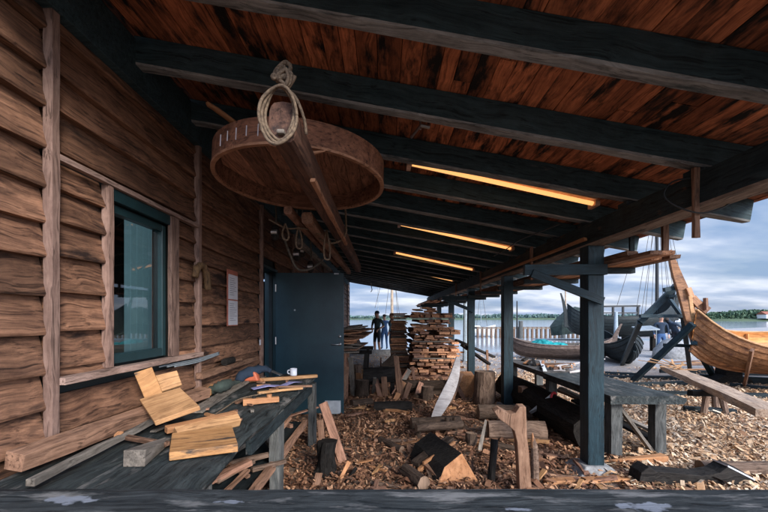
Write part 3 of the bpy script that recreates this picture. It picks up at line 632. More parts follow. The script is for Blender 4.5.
spar('wooden_spar', 'thick brown spar slung under the tub, nearest end squared', -.455, 2.375, 1.72, 6.7, .062, .092, M['spar1'], taper=.85)
plank('edge_board', (-.405, 2.18, 2.285), (-.405, 4.1, 2.285), .03, .022, M['tubrim'], 'pale edge board fixed along the underside of the nearest spar', 'board')
spar('wooden_spar', 'dark spar left of the thick one, behind the tub', -.66, 2.36, 3.3, 7.2, .05, .05, M['timber'])
spar('wooden_spar', 'thin dark spar closest to the wall behind the tub', -.80, 2.40, 3.2, 6.6, .035, .035, M['plankdark'])
spar('wooden_spar', 'grey spar hanging above the open door', -.90, 2.30, 4.0, 6.4, .03, .03, M['greywoodX'])
# rope at the near end of the spar
rp = thing('rope_sling', 'knotted hemp rope looped round the near end of the thick spar', 'rope', (-.46, 1.72, 2.5))
for k in range(3):
    o_ = .006*k; ax, az_ = .064+o_*1.3, .112+o_*1.4
    pts = [(-.462+ax*math.cos(a)*(1 if abs(math.cos(a)) > .5 else .98), 1.70-.014*k+.012*math.sin(3*a+k), 2.405-.01*k+az_*math.sin(a)) for a in [2*PI*i/14 for i in range(14)]]
    rope('loop', pts, .0075, M['rope'], rp, closed=True)
rope('hanging_strand', [(-.44, 1.72, 2.53), (-.40, 1.75, 2.50), (-.37, 1.78, 2.42), (-.365, 1.80, 2.36)], .0075, M['rope'], rp)
for k in range(3):
    pts = [(-.462+.035*math.cos(a)+.012*k, 1.71+.012*k, 2.575+.02*math.sin(a*2+k)+.018*math.sin(a)) for a in [2*PI*i/8 for i in range(8)]]
    rope('knot', pts, .009, M['rope'], rp, closed=True)
rope('top_loop', [(-.475, 1.72, 2.56), (-.50, 1.76, 2.62), (-.49, 1.80, 2.68), (-.462, 1.80, 2.70), (-.435, 1.79, 2.67), (-.44, 1.74, 2.61), (-.46, 1.71, 2.57)], .010, M['rope'], rp)
rope('top_loop', [(-.46, 1.70, 2.56), (-.485, 1.75, 2.63), (-.465, 1.78, 2.665), (-.45, 1.75, 2.62), (-.475, 1.71, 2.56)], .009, M['rope'], rp)
rope('hanging_strand', [(-.462, 1.79, 2.69), (-.53, 2.0, 2.80), (-.60, 2.2, 2.92), (-.66, 2.42, 3.03)], .009, M['rope'], rp)
MB().box((-.475, 1.69, 2.315), (-.44, 1.722, 2.335)).build('toggle', M['greywoodX'], rp, bevel=.006)
rope('rope_sling', [(-.66, 3.9, 2.31), (-.55, 3.85, 2.25), (-.44, 3.83, 2.27), (-.385, 3.84, 2.34), (-.38, 3.84, 2.45), (-.40, 3.84, 2.9)], .011, M['rope'], label='thin rope cradling the spars behind the tub', cat='rope')
for (x, y, a, lb) in [(-.80, 3.6, .16, 'small rope loop hanging from the left spar'), (-.56, 3.75, .24, 'long rope loop hanging beside the thick spar'), (-.9, 3.5, .10, 'short rope loop hanging nearest the wall')]:
    rope('rope_loop', [(x, y, 2.36), (x-.025, y, 2.33-a*.5), (x-.02, y, 2.33-a), (x+.01, y, 2.31-a), (x+.03, y, 2.33-a), (x+.028, y, 2.33-a*.5), (x, y, 2.36)], .009, M['rope'], label=lb, cat='rope')
rope('thin_rope', [(-1.05, 3.5, 2.40), (-.9, 3.55, 2.33), (-.75, 3.6, 2.34), (-.6, 3.7, 2.30)], .008, M['rope'], label='slack rope running across the bundled spars', cat='rope')
for k, (x, y, z) in enumerate([(-1.02, 3.6, 2.30), (-.93, 4.1, 2.18), (-.86, 4.5, 2.10), (-.98, 4.6, 2.30)]):
    t = thing('pulley_block', ['dark wooden pulley block nearest the wall', 'dark pulley block hanging lowest above the door', 'small pulley block at the door top', 'dark pulley block tucked under the grey spar'][k], 'pulley', (x, y, z), 'pulley blocks hanging among the spars')
    MB().tube([(x, y, z-.07), (x, y, z-.05), (x, y, z+.0), (x, y, z+.05), (x, y, z+.07)], [.015, .035, .042, .035, .015], n=12).build('shell', M['char'], t, smooth=True)
    MB().tube([(x-.028, y-.03, z), (x+.028, y-.03, z)], .022, n=12).build('sheave', M['steel'], t)
    rope('hanging_rope', [(x, y, z+.06), (x+.01, y, z+.15), (x, y+.01, z+.3), (x, y, rz(x))], .008, M['ropedark'], t)
rope('dark_rope', [(-.97, 3.7, 2.3), (-.93, 3.75, 2.15), (-.88, 3.9, 2.0), (-.8, 4.1, 2.02), (-.74, 4.3, 2.1), (-.70, 4.5, 2.2)], .012, M['ropedark'], label='dark rope sagging below the bundled spars', cat='rope')
mb = MB().tube(smooth_pts([P(206, 103, 2.6), P(217, 110, 2.62), P(228, 118, 2.66), P(240, 127, 2.7)], 4), [.008]+[.03]*3+[.034]*7+[.03, .012], n=10, flat=.5)
tag(mb.build('oar_tip', M['fresho'], origin=P(222, 113, 2.6), smooth=True), 'orange wooden blade tip poking out above the left of the tub', 'wooden blade')

# ------------------------------------------------------------------ wall things
t = thing('notice_board', 'tall narrow white paper notice with reddish top pinned on the wall', 'notice', (W+.03, 4.12, 1.7))
MB().box((W+.030, 3.98, 1.415), (W+.038, 4.26, 2.01)).build('backing', M['redframe'], t)
MB().box((W+.0385, 4.0, 1.70), (W+.041, 4.25, 1.96)).build('sheet', M['paper'], t)
MB().box((W+.0385, 4.0, 1.425), (W+.041, 4.25, 1.685)).build('sheet', M['paper'], t)
for z in [1.92-.022*i for i in range(9)]+[1.65-.022*i for i in range(9)]: MB().box((W+.0412, 4.03, z), (W+.0418, 4.03+R.uniform(.1, .2), z+.004)).build('text_line', M['ink'], t)
MB().box((W+.03, 5.02, 1.145), (W+.034, 5.08, 1.215)).build('small', M['paper'])
o = bpy.data.objects['small']; o.name = 'paper_label'; tag(o, 'small white paper label beside the door frame', 'label')
rope('horseshoe_bracket', [P(181, 279, 3.28), P(180.5, 270, 3.3), P(185, 265.5, 3.32), P(191, 267, 3.36), P(195, 273, 3.4), P(196.5, 281, 3.44), P(196, 287, 3.46)], [.02, .022, .024], M['bark'])if 0 else None
mb = MB().tube(smooth_pts([(-1.585, 3.22, 1.84), (-1.58, 3.24, 1.91), (-1.575, 3.29, 1.95), (-1.57, 3.35, 1.94), (-1.57, 3.40, 1.88), (-1.575, 3.43, 1.80), (-1.58, 3.44, 1.75)], 4), [.022]+[.03]*23+[.022], n=9, rn=.3)
tag(mb.build('curved_root', wood('brown_root', (.03, .018, .010), (.13, .075, .035), axis='Z'), origin=(-1.58, 3.3, 1.85), smooth=True), 'curled brown root hook fixed to the wall right of the window', 'hook')
t = thing('wall_ledge', 'rough wooden ledge nailed slanting along the wall over the bench', 'shelf', (W+.06, 3.9, 1.0))
plank('board', (W+.07, 3.3, 1.0), (W+.07, 4.75, 1.005), .06, .05, M['timber'], parent=t)
t2 = thing('wooden_mallet', 'small dark mallet head lying on the wall ledge', 'mallet', (W+.08, 3.95, 1.03))
MB().tube([(W+.09, 3.78, 1.065), (W+.09, 3.98, 1.065)], .036, n=12).build('head', M['char'], t2); MB().tube([(W+.09, 3.95, 1.055), (W+.10, 4.2, 1.045)], .013, n=8).build('handle', M['timber'], t2)
for k in range(3): rope('pinned_rod', [(W+.05, 2.75+k*.1, 1.15-.012*k), (W+.06, 3.3, 1.15-.014*k), (W+.05, 3.75, 1.165-.01*k)], .006, M['greypaint'], label='thin grey rod resting along the wall under the window rail', cat='rod', group='thin rods along the wall')

# ------------------------------------------------------------------ left bench
bench = thing('workbench', 'black weathered workbench along the left wall crowded with offcuts', 'workbench', (-1.2, 3.1, 0))
def slab(x0, x1, y0, y1, zt, th, edge=.03, mb=None, seed=0, xe=None):
    mb = mb or MB(); k = int((y1-y0)/.08); nx = 6; vs = []; fs = []
    for i in range(k+1):
        y = y0+(y1-y0)*i/k; e = x1+edge*mnoise.noise(Vector((y*1.6, seed, 0)))+edge*.3*mnoise.noise(Vector((y*9, seed, 0)))+(xe(y) if xe else 0)
        row = []
        for j in range(nx+1):
            x = x0+(e-x0)*j/nx; row.append((x, y, zt+.006*mnoise.noise(Vector((x*6, y*2, seed)))-(.018 if j == nx else 0)))
        row += [(e+.012, y, zt-th*.5), (e-.02, y, zt-th), (x0, y, zt-th)]
        vs += row
    m_ = nx+4
    for i in range(k):
        for j in range(m_): fs.append((i*m_+j, i*m_+(j+1) % m_, (i+1)*m_+(j+1) % m_, (i+1)*m_+j))
    fs += [tuple(range(m_)), tuple(k*m_+j for j in range(m_-1, -1, -1))]
    return mb.add(vs, fs)
slab(-1.62, -1.24, 1.42, 4.3, .815, .07, .012, seed=1).build('top_plank', M['blackY'], bench)
slab(-1.225, -.83, 1.42, 4.66, .82, .09, .03, seed=5, xe=lambda y: .10*max(0, 2.3-y)).build('top_plank', M['blackY'], bench)
plank('apron', (-.865, 2.45, .675), (-.85, 4.62, .685), .04, .10, M['blackX'], parent=bench)
for (x, y, wd) in [(-.86, 1.75, .16), (-.88, 3.15, .15), (-.84, 4.5, .12), (-1.55, 1.7, .12), (-1.55, 3.2, .12), (-1.55, 4.5, .12)]: plank('leg', (x, y, 0), (x, y, .735), .08, wd, M['greywood'], parent=bench, up=(0, 1, 0))
plank('stretcher', (-.90, 3.15, .25), (-1.5, 3.15, .25), .04, .09, M['blackX'], parent=bench)
plank('stretcher', (-.88, 1.9, .33), (-.9, 4.4, .30), .04, .07, M['timber'], parent=bench)
plank('shelf_board', (-1.25, 1.6, .30), (-1.2, 4.4, .30), .55, .025, M['blackX'], parent=bench)
for k in range(14):
    y = R.uniform(2.3, 4.3); x = R.uniform(-1.4, -.95); a = R.uniform(-.9, .9); ln = R.uniform(.3, .8)
    plank('scrap_stick', (x, y, .335+.02*(k % 4)), (x+ln*math.sin(a), y+ln*math.cos(a)*.7, .35+.02*(k % 5)+R.uniform(0, .08)), R.uniform(.025, .07), R.uniform(.015, .04), R.choice([M['timber'], M['plankdark'], M['greywoodX'], M['barkgrey']]),
          'scrap stick lying on the shelf under the left bench', 'offcut', 'scraps under the left bench', bev=0)
# pieces on it
TB = .82
def on(px, py, z=TB): return G(px, py, z)
plank('squared_timber', G(14, 462, .90), G(205, 392, .90), .085, .075, M['timber'], 'long brown squared timber lying along the wall on the bench', 'timber', roll=.12, jit=.005)
plank('squared_timber', G(30, 483, .86), G(190, 402, .86), .03, .03, M['greywoodX'], 'thin grey lath beside the long brown timber', 'lath')
plank('old_board', G(195, 412, .835), G(250, 378, .835), .10, .02, M['greywoodX'], 'flat grey board lying at the back of the bench', 'board')
plank('pointed_offcut', G(125, 437, .85), G(168, 444, .85), .03, .02, M['timber'], 'slim brown stick touching the grey wedge block', 'offcut')
t = MB(); a = G(134, 465, .83); b_ = G(168, 442, .83)
plank('wedge_block', a+Vector((0, 0, .03)), b_+Vector((0, 0, .01)), .10, .075, M['greywoodX'], 'grey wedge block with square cut end on the near bench', 'offcut', taper=.35, jit=.003)
def slabobj(name, poly, th, mat, label, cat='board'):
    # quad outline lying or leaning in space: poly = 4+ points
    c = sum((Vector(p) for p in poly), Vector((0, 0, 0)))/len(poly); x = (Vector(poly[1])-Vector(poly[0])).normalized()
    nrm = (Vector(poly[1])-Vector(poly[0])).cross(Vector(poly[-1])-Vector(poly[0])).normalized(); y = nrm.cross(x)
    f = Matrix((x, y, nrm)).transposed().to_4x4(); f.translation = c; fi = f.inverted()
    l = [fi @ Vector(p) for p in poly]; n = len(l)
    vs = [(p.x, p.y, -th/2) for p in l]+[(p.x, p.y, th/2) for p in l]
    fs = [tuple(range(n-1, -1, -1)), tuple(range(n, 2*n))]+[(i, (i+1) % n, (i+1) % n+n, i+n) for i in range(n)]
    return tag(MB().add(vs, fs).build(name, mat, xf=f, bevel=.004), label, cat)
# leaning yellow boards
def Q(px, py, x): # point on plane X=x
    d = x*FPX/(px-HX); return P(px, py, d)
slabobj('leaning_board', [P(156, 427, 2.16), P(201, 411, 2.28), P(178, 381, 2.46), P(141, 404, 2.39)], .03, M['fresh'], 'largest pale tan board leaning against the wall')
slabobj('leaning_board', [P(147, 404, 2.47), P(164, 396, 2.52), P(152, 367, 2.50), P(134, 373, 2.45)], .035, M['freshstain'], 'orange rough board standing left behind the large tan board')
slabobj('leaning_board', [P(161, 393, 2.56), P(182, 386, 2.64), P(177, 370, 2.66), P(155, 377, 2.6)], .03, M['fresh'], 'small pale block standing right behind the large tan board')
slabobj('flat_board', [G(169, 457, .85), G(238, 448, .85), G(232, 429, .85), G(172, 437, .85)], .04, M['freshstain'], 'tan board with a black stain lying flat on the bench')
plank('split_billet', G(175, 433, .86), G(239, 420, .86), .055, .05, M['fresh'], 'pale split billet lying on the bench behind the stained board', 'offcut', roll=.5, jit=.004)
plank('split_billet', G(166, 430, .855), G(236, 414, .855), .04, .035, M['fresho'], 'darker orange billet behind the pale split billet', 'offcut', roll=.2)
for k, (px, py) in enumerate([(108, 435), (116, 438), (101, 434), (112, 432)]):
    p = G(px, py, .86); plank('shaving_chip', p, p+Vector((R.uniform(-.05, .05), R.uniform(-.02, .05), .02)), .03, .012, M['fresho'], 'small orange shaving on the near end of the bench', 'shaving', 'shavings on the bench', bev=0)
# far end tools
plank('long_batten', G(242, 381, .84), G(317, 376, .84), .05, .035, M['fresh'], 'long pale batten lying across the far end of the bench', 'batten')
mb = MB(); c = G(252, 377, .88)
mb.prism([(-.07, -.04), (.08, -.04), (.05, .05), (-.02, .085), (-.07, .05)], .09, Matrix.Translation(c)); tag(mb.build('grinder', M['orange'], origin=c, bevel=.015), 'red orange power tool body at the far end of the bench', 'power tool')
mb = MB().tube(smooth_pts([c+Vector((-.12, -.1, -.03)), c+Vector((-.05, -.05, .04)), c+Vector((.08, .1, .07)), c+Vector((.17, .08, .05))], 4), [.03, .04, .05, .05, .05, .06, .05, .05, .04, .04, .03, .03, .02], n=8, rn=.4)
tag(mb.build('tool_bag', M['navy'], origin=c, smooth=True), 'dark blue cloth bundle around the red power tool', 'cloth')
plank('rasp', G(272, 371, .90), G(281, 375, .86), .05, .012, M['steel'], 'flat steel blade sticking out of the blue bundle', 'blade')
for k, (a, b_, w_) in enumerate([(G(252, 389, .835), G(281, 386, .835), .1), (G(282, 386, .84), G(301, 382, .84), .08)]):
    plank('paper_sheet', a, b_, w_, .003, M['purple'], ['crumpled lilac paper on the bench left of the stick', 'smaller lilac paper on the bench right of the stick'][k], 'paper', warp=.02, bev=0)
plank('slim_batten', G(258, 393, .84), G(302, 388, .84), .035, .02, M['fresh'], 'pale flat slat lying below the lilac paper', 'slat')
plank('slim_batten', G(278, 387, .855), G(312, 386, .845), .025, .015, M['timber'], 'brown handle stick crossing the lilac paper', 'stick')
t = thing('wood_plane', 'brown wooden hand plane on the bench below the slats', 'hand plane', G(262, 401, .82))
a, b_ = G(243, 402, .85), G(279, 399, .85)
plank('body', a, b_, .06, .05, M['fresho'], parent=t, taper=.8); MB().tube([a.lerp(b_, .3), a.lerp(b_, .3)+Vector((0, 0, .04))], .016, n=8).build('wedge', M['char'], t)
MB().tube([a.lerp(b_, .72)-Vector((0, 0, .0)), a.lerp(b_, .72)+Vector((0, 0, .045))], .02, n=10).build('knob', M['fresho'], t, smooth=True)
c = G(293.5, 375.5, .86); t = thing('enamel_mug', 'white mug standing at the far end of the bench', 'mug', c)
Tm = Matrix.Translation(c); MB().lathe([(0, 0), (.036, 0), (.038, .004), (.038, .078), (.035, .078), (.034, .006), (0, .006)], 24, Tm).build('cup', M['mug'], t, smooth=True)
MB().tube(smooth_pts([c+Vector((-.036, 0, .06)), c+Vector((-.062, 0, .055)), c+Vector((-.062, 0, .025)), c+Vector((-.036, 0, .018))], 5), .006).build('handle', M['mug'], t, smooth=True)
mb = MB().tube(smooth_pts([G(207, 392, .85), G(216, 389, .88), G(224, 386, .90), G(232, 384, .86), G(240, 382, .85)], 4), [.01, .03, .04, .04, .05, .055, .05, .045, .05, .05, .045, .04, .03, .03, .02, .02, .01], n=8, rn=.5)
tag(mb.build('dark_cloth', M['greentarp'], origin=G(224, 386, .85), smooth=True), 'crumpled dark green rag lying against the wall on the bench', 'rag')
plank('small_block', G(206, 393, .86), G(215, 387, .86), .07, .05, M['fresh'], 'small pale wood block beside the green rag', 'block')
plank('chisel', G(188, 398, .85), G(212, 392, .85), .03, .02, M['black'], 'black handled chisel lying on the grey board', 'chisel')
rope('cord', [G(200, 424, .83), G(222, 410, .83), G(240, 399, .83), G(262, 394, .83)], .006, M['rope'], label='pale cord running along the bench top', cat='cord')
for k in range(26):
    y = 1.8+2.6*R.random(); x = R.uniform(-1.58, -.92); a = R.uniform(-PI, PI); ln = R.uniform(.04, .16)
    plank('wood_scrap', (x, y, .835), (x+ln*math.cos(a), y+ln*math.sin(a), .838), R.uniform(.015, .04), R.uniform(.008, .02), R.choice([M['fresho'], M['timber'], M['greywoodX'], M['plankdark']]),
          'little wood scrap scattered on the left bench', 'wood scrap', 'scraps on the left bench', bev=0)

# ------------------------------------------------------------------ front rail
mb = MB(); k = 60; vs = []; fs = []
for i in range(k+1):
    x = -1.62+3.9*i/k; n1 = mnoise.noise(Vector((x*1.3, 0, 0))); n2 = mnoise.noise(Vector((x*5, 3, 0))); n3 = mnoise.noise(Vector((x*19, 5, 0)))
    e = .006*n1+.004*n2+.002*n3
    vs += [(x, 1.03, .895+e), (x, 1.12, .903+e*.6+.003*n2), (x, 1.22, .902-.003*n2+.002*n3), (x, 1.32, .902+e), (x, 1.36+e, .893), (x, 1.372+e, .80), (x, 1.35, .765), (x, 1.04, .765), (x, 1.01, .80), (x, 1.01, .88)]
for i in range(k):
    for j in range(10): fs.append((i*10+j, i*10+(j+1) % 10, (i+1)*10+(j+1) % 10, (i+1)*10+j))
fs += [tuple(range(10)), tuple(k*10+j for j in range(9, -1, -1))]
mb.add(vs, fs); fr_ = thing('front_rail', 'black weathered timber rail across the bottom of the view', 'railing', (.3, 1.2, 0))
rl = mb.build('rail', M['front'], fr_)
mt = M['front'].node_tree; LL = mt.links; pb = mt.nodes['Principled BSDF']; src = pb.inputs['Base Color'].links[0].from_socket
tcx = nd(mt, 'ShaderNodeTexCoord'); nz = nd(mt, 'ShaderNodeTexNoise'); nz.inputs['Scale'].default_value = 22; nz.inputs['Detail'].default_value = 6; LL.new(tcx.outputs['Object'], nz.inputs['Vector'])
for (cx, cy, sc) in ((-1.02, 1.26, .7), (.84, 1.22, .7), (-.50, 1.25, .35), (.42, 1.2, .3)):
    m_ = nd(mt, 'ShaderNodeVectorMath', operation='SUBTRACT'); LL.new(tcx.outputs['Object'], m_.inputs[0]); m_.inputs[1].default_value = (cx-.3, cy-1.2, .9)
    m2_ = nd(mt, 'ShaderNodeVectorMath', operation='MULTIPLY'); LL.new(m_.outputs[0], m2_.inputs[0]); m2_.inputs[1].default_value = (7/sc, 22/sc, 4)
    ln_ = nd(mt, 'ShaderNodeVectorMath', operation='LENGTH'); LL.new(m2_.outputs[0], ln_.inputs[0])
    q_ = nd(mt, 'ShaderNodeMath', operation='MULTIPLY_ADD'); LL.new(ln_.outputs['Value'], q_.inputs[0]); q_.inputs[1].default_value = -.35; LL.new(nz.outputs['Fac'], q_.inputs[2])
    rr_ = ramp(mt, [(.20, (0, 0, 0)), (.30, (1, 1, 1))]); LL.new(q_.outputs[0], rr_.inputs['Fac'])
    x_ = nd(mt, 'ShaderNodeMix', data_type='RGBA'); LL.new(rr_.outputs['Color'], x_.inputs[0]); LL.new(src, x_.inputs[6]); x_.inputs[7].default_value = (.20, .21, .235, 1); src = x_.outputs[2]
LL.new(src, pb.inputs['Base Color'])
for x in (-1.5, 2.0): plank('leg', (x, 1.3, 0), (x, 1.3, .765), .12, .12, M['post'], parent=fr_)
# ------------------------------------------------------------------ lumber stacks
def stack_plank(x, y0, y1, z, wd, th, dx, mat, label, group): 
    plank('stacked_plank', (x, y0, z), (x+dx, y1, z+R.uniform(-.008, .008)), wd, th, mat, label, 'plank', group, jit=.003, bev=0, warp=R.uniform(-.01, .01))
z = .16; n_ = 0
for y in (9.3, 10.6): plank('stack_bearer', (.6, y, .07), (1.85, y, .07), .13, .13, M['plankdark'], 'dark bearer log under the central stack, '+('nearer' if y < 10 else 'farther'), 'bearer')
while z < 1.58:
    th = R.choice([.03, .04, .05, .065]); x = .66+R.uniform(-.05, .06); xe = 1.70+R.uniform(-.12, .10)
    if R.random() < .22:
        stack_y = 9.02+R.uniform(0, .1)
        plank('stacked_plank', (x-.02, stack_y, z+.014), (xe+R.uniform(-.1, .15), stack_y+R.uniform(-.15, .15), z+.014), .07, .026, R.choice([M['plank'], M['greywoodX']]), 'thin crosswise plank in the central lumber stack', 'plank', 'crosswise planks of the central stack', bev=0); z += .028
        continue
    while x < xe:
        wd = R.uniform(.09, .26)
        if R.random() < .84 and x+wd < xe+.06:
            stack_plank(x+wd/2, 9.0+abs(R.gauss(0, .10)), 10.6+R.uniform(0, .7), z+th/2+R.uniform(0, .004), wd-.012, th-.005, R.uniform(-.1, .1), R.choice([M['plank']]*3+[M['timber'], M['plankdark']]), 'red brown plank in the tall central lumber stack', 'planks in the central lumber stack'); n_ += 1
        x += wd+R.uniform(0, .03)
    z += th+R.choice([.003, .006, .02])
for k in range(7):
    a = P(460+R.uniform(-4, 4), 345+k*4+R.uniform(-3, 3), 9.2); plank('loose_plank', a, a+Vector((-1.0, .5+R.uniform(-.2, .2), R.uniform(-.04, .06))), .12, .035, M['plank'], 'plank sticking out of the right side of the central stack', 'plank', 'planks sticking out of the central stack', bev=0)
for k in range(8):
    x = R.uniform(.75, 1.2); plank('loose_plank', (x, 9.15+R.uniform(0, .2), 1.615+k*.018), (x+R.uniform(.1, .35), 10.5, 1.615+k*.018), .2, .03, M['plank'], 'loose board lying on top of the central stack', 'plank', 'boards on top of the central stack', bev=0)
z = .2
while z < 1.64:
    th = R.uniform(.022, .032); c = R.uniform(-.02, .03)
    stack_plank(.38+c, 9.7+R.uniform(0, .12), 11.6, z, .42+R.uniform(-.06, .04), th, .03, R.choice([M['plankdark'], M['greywoodX'], M['plank'], M['plank']]), 'wide brown board in the narrow stack left of the central one', 'boards in the narrow left stack')
    z += th+R.choice([.016, .022])
plank('stack_bearer', (.1, 9.9, .09), (.72, 9.9, .09), .14, .16, M['plankdark'], 'bearer under the narrow stack', 'bearer')
# left stack on trestle
ts = thing('trestle', 'dark trestle carrying the board pile beyond the door', 'trestle', (-.7, 8.2, 0))
for (x, y) in ((-.95, 7.9), (-.42, 7.9), (-.95, 9.0), (-.42, 9.0)): plank('leg', (x, y, 0), (x+.05, y, .78), .07, .07, M['char'], parent=ts, up=(0, 1, 0))
for y in (7.9, 9.0): plank('crossbar', (-1.1, y, .80), (-.25, y, .80), .07, .08, M['char'], parent=ts)
z = .86
for k in range(16):
    x = -.66+R.uniform(-.14, .12); a = R.uniform(-.22, .22); y0 = 7.35+R.uniform(-.25, .25)
    plank('piled_board', (x, y0, z), (x+a, y0+2.0, z+R.uniform(-.01, .02)), R.uniform(.22, .46), .026, R.choice([M['plank'], M['timber'], M['greywoodX']]), 'board in the loose pile on the trestle beyond the door', 'board', 'boards piled on the trestle', bev=0, roll=R.uniform(-.1, .1)); z += .031
for k in range(9):
    x = R.uniform(-.98, -.55); y = 7.2+R.uniform(-.5, .6)
    plank('leaning_plank', (x, y, 0), (x+R.uniform(-.12, .12), y+.35, .55+R.uniform(0, .4)), R.uniform(.07, .14), .03, R.choice([M['timber'], M['plankdark'], M['greywoodX']]), 'plank end standing among the clutter beyond the door', 'plank', 'upright planks beyond the door', bev=0, up=(0, 1, 0))

# ------------------------------------------------------------------ floor timbers
LB = [M['bark'], M['cutgrey']]; LG = [M['barkgrey'], M['cutgrey']]
log('log', G(411, 424, .1), G(460, 422, .1), .085, .08, LB, 'short log bench under the white board', 'log')
t = thing('low_trestle', 'low stub-legged log trestle right of the white board', 'trestle', G(440, 436, 0))
for (px, py) in ((418, 440), (447, 436), (455, 436)): a = G(px, py, 0); log('leg', a, a+Vector((.02, .12, .2)), .035, .03, LB, parent=t, n=9)
log('beam', G(416, 428, .18), G(462, 424, .18), .05, .05, LB, parent=t)
log('log', G(374, 407, .08), G(412, 407, .08), .09, .085, [M['char'], M['cutgrey']], 'black log lying left of the centre floor', 'log')
log('log', G(488, 430, .12), G(545, 432, .12), .115, .12, LG, 'grey brown log lying beside the carved knee', 'log')
log('log', G(478, 412, .14), G(530, 412, .14), .10, .10, [M['bark'], M['cutgrey']], 'dark log behind the grey brown log', 'log')
c = G(484, 405, 0); log('chopping_block', c, c+Vector((.01, .0, .58)), .19, .175, LG, 'upright grey chopping block between the posts', 'chopping block', n=20)
plank('squared_block', G(478, 416, .03), G(512, 415, .03), .12, .1, M['blackX'], 'black squared block in front of the chopping block', 'block')
c = G(466, 398, 0); plank('orange_block', c+Vector((0, 0, .22)), c+Vector((.02, .35, .24)), .30, .42, M['fresho'], 'orange sawn block beside the chopping block', 'block')
log('log', G(400, 386, .15), G(478, 388, .15), .13, .12, LB, 'long dark log lying at the foot of the central stack', 'log')
# white board leaning (curved)
mb = MB(); a, b_ = G(432, 425, .02), P(458, 357, 6.1); mid = P(447.5, 394, 5.85); pts = smooth_pts([a, P(439, 410, 5.6), mid, P(454.5, 376, 6.0), b_], 6); vs = []; fs = []; n = len(pts)
for i, p in enumerate(pts):
    u = i/(n-1); wd = .092*(math.sin(PI*(.07+.86*u))**.8); dn = (pts[min(i+1, n-1)]-pts[max(i-1, 0)]).normalized(); sd = Vector((1, .25, 0)); sd = (sd-dn*sd.dot(dn)).normalized(); nn = dn.cross(sd).normalized()*.014
    vs += [p-sd*wd-nn, p+sd*wd-nn, p+sd*wd+nn, p-sd*wd+nn]
for i in range(n-1):
    for j in range(4): fs.append((i*4+j, i*4+(j+1) % 4, (i+1)*4+(j+1) % 4, (i+1)*4+j))
fs += [(3, 2, 1, 0), tuple((n-1)*4+j for j in range(4))]
mb.add(vs, fs); tag(mb.build('curved_board', M['pale'], origin=a, bevel=.003), 'whitish curved board standing on end and leaning on a log', 'board')
# carved knee
poly = [(-.05, 0), (.055, 0), (.045, .3), (.03, .55), (.03, .78), (-.025, .785), (-.06, .735), (-.11, .73), (-.19, .785), (-.235, .765), (-.2, .7), (-.13, .64), (-.075, .58), (-.055, .48), (-.05, .25)]
f = Matrix.Translation(G(524, 492, 0)) @ Matrix.Rotation(math.radians(-5), 4, 'Y') @ Matrix.Rotation(math.radians(8), 4, 'X')
tag(MB().prism(poly, .085).build('carved_knee', M['fresho' if 0 else 'timber'], xf=f, bevel=.006), 'carved brown L-shaped ship knee standing upright in the chips', 'ship timber')
bpy.data.objects['carved_knee'].data.materials[0] = wood('knee_wood', (.19, .095, .055), (.42, .25, .16), axis='Z', stain=(.12, .06, .04), stain_amt=.62, stain_scale=5, var=.1)
a = G(535, 487, 0); mb = MB().tube([a, a+Vector((0, 0, .2)), a+Vector((0, .02, .36)), a+Vector((-.01, .03, .46))], [.034, .036, .028, .004], n=9, rn=.2); tag(mb.build('pointed_stake', M['barkgrey'], origin=a), 'pointed stake with pale tip standing right of the knee', 'stake')
mb = MB().tube([a+Vector((-.002, .020, .345)), a+Vector((-.012, .032, .47))], [.030, .005], n=9); tag(mb.build('tip', M['fresho'], parent=bpy.data.objects['pointed_stake']))
a = G(491, 484, 0); o = log('charred_post', a, a+Vector((.04, .03, .40)), .034, .034, [M['char'], M['cut']], 'thin charred post with orange top left of the knee', 'stake', n=10)
plank('metal_blade', G(479, 452, .02), P(486, 420, 4.5), .05, .012, M['greywoodX'], 'narrow grey green blade leaning near the logs', 'blade', up=(0, 1, 0), taper=.5)
plank('leaning_strip', G(536, 482, .02), G(545, 470, .1), .04, .02, M['fresh'], 'bent pale offcut right of the pointed stake', 'offcut')
# big split wedge
t = thing('split_log', 'quarter split log with bright orange cut end and black bark', 'log', G(455, 484, 0))
A = [P(437, 487, 3.42), P(480, 484, 3.45), P(462, 453, 3.62)]; B = [v+Vector((-.22, .62, .02)) for v in A]
sh = Vector((.0, 0, 0)); vs = A+B+[A[0].lerp(A[2], .5)+Vector((-.05, .0, .02)), B[0].lerp(B[2], .5)+Vector((-.05, 0, .02))]
MB().add(vs, [(0, 1, 2, 6), (3, 7, 5, 4), (0, 3, 4, 1), (1, 4, 5, 2), (0, 6, 7, 3), (6, 2, 5, 7)], [1, 1, 0, 0, 0, 0]).build('log_body', [M['char'], M['cut']], t, bevel=.008)
p0, p1 = G(450, 484, .0)+Vector((-.18, .18, .05)), P(455, 443, 4.0)
plank('bark_slab', p0+Vector((-.12, .1, .02)), p1+Vector((-.02, .15, 0)), .10, .05, M['bark'], parent=t, jit=.01)
plank('sapwood_edge', p0+Vector((-.04, .02, .06)), p1+Vector((-.0, .02, .0)), .022, .03, M['fresho'], parent=t)
log('short_log', G(405, 470, .07), G(424, 484, .07), .06, .065, LB, 'small dark round log left of the split log', 'log', n=12)
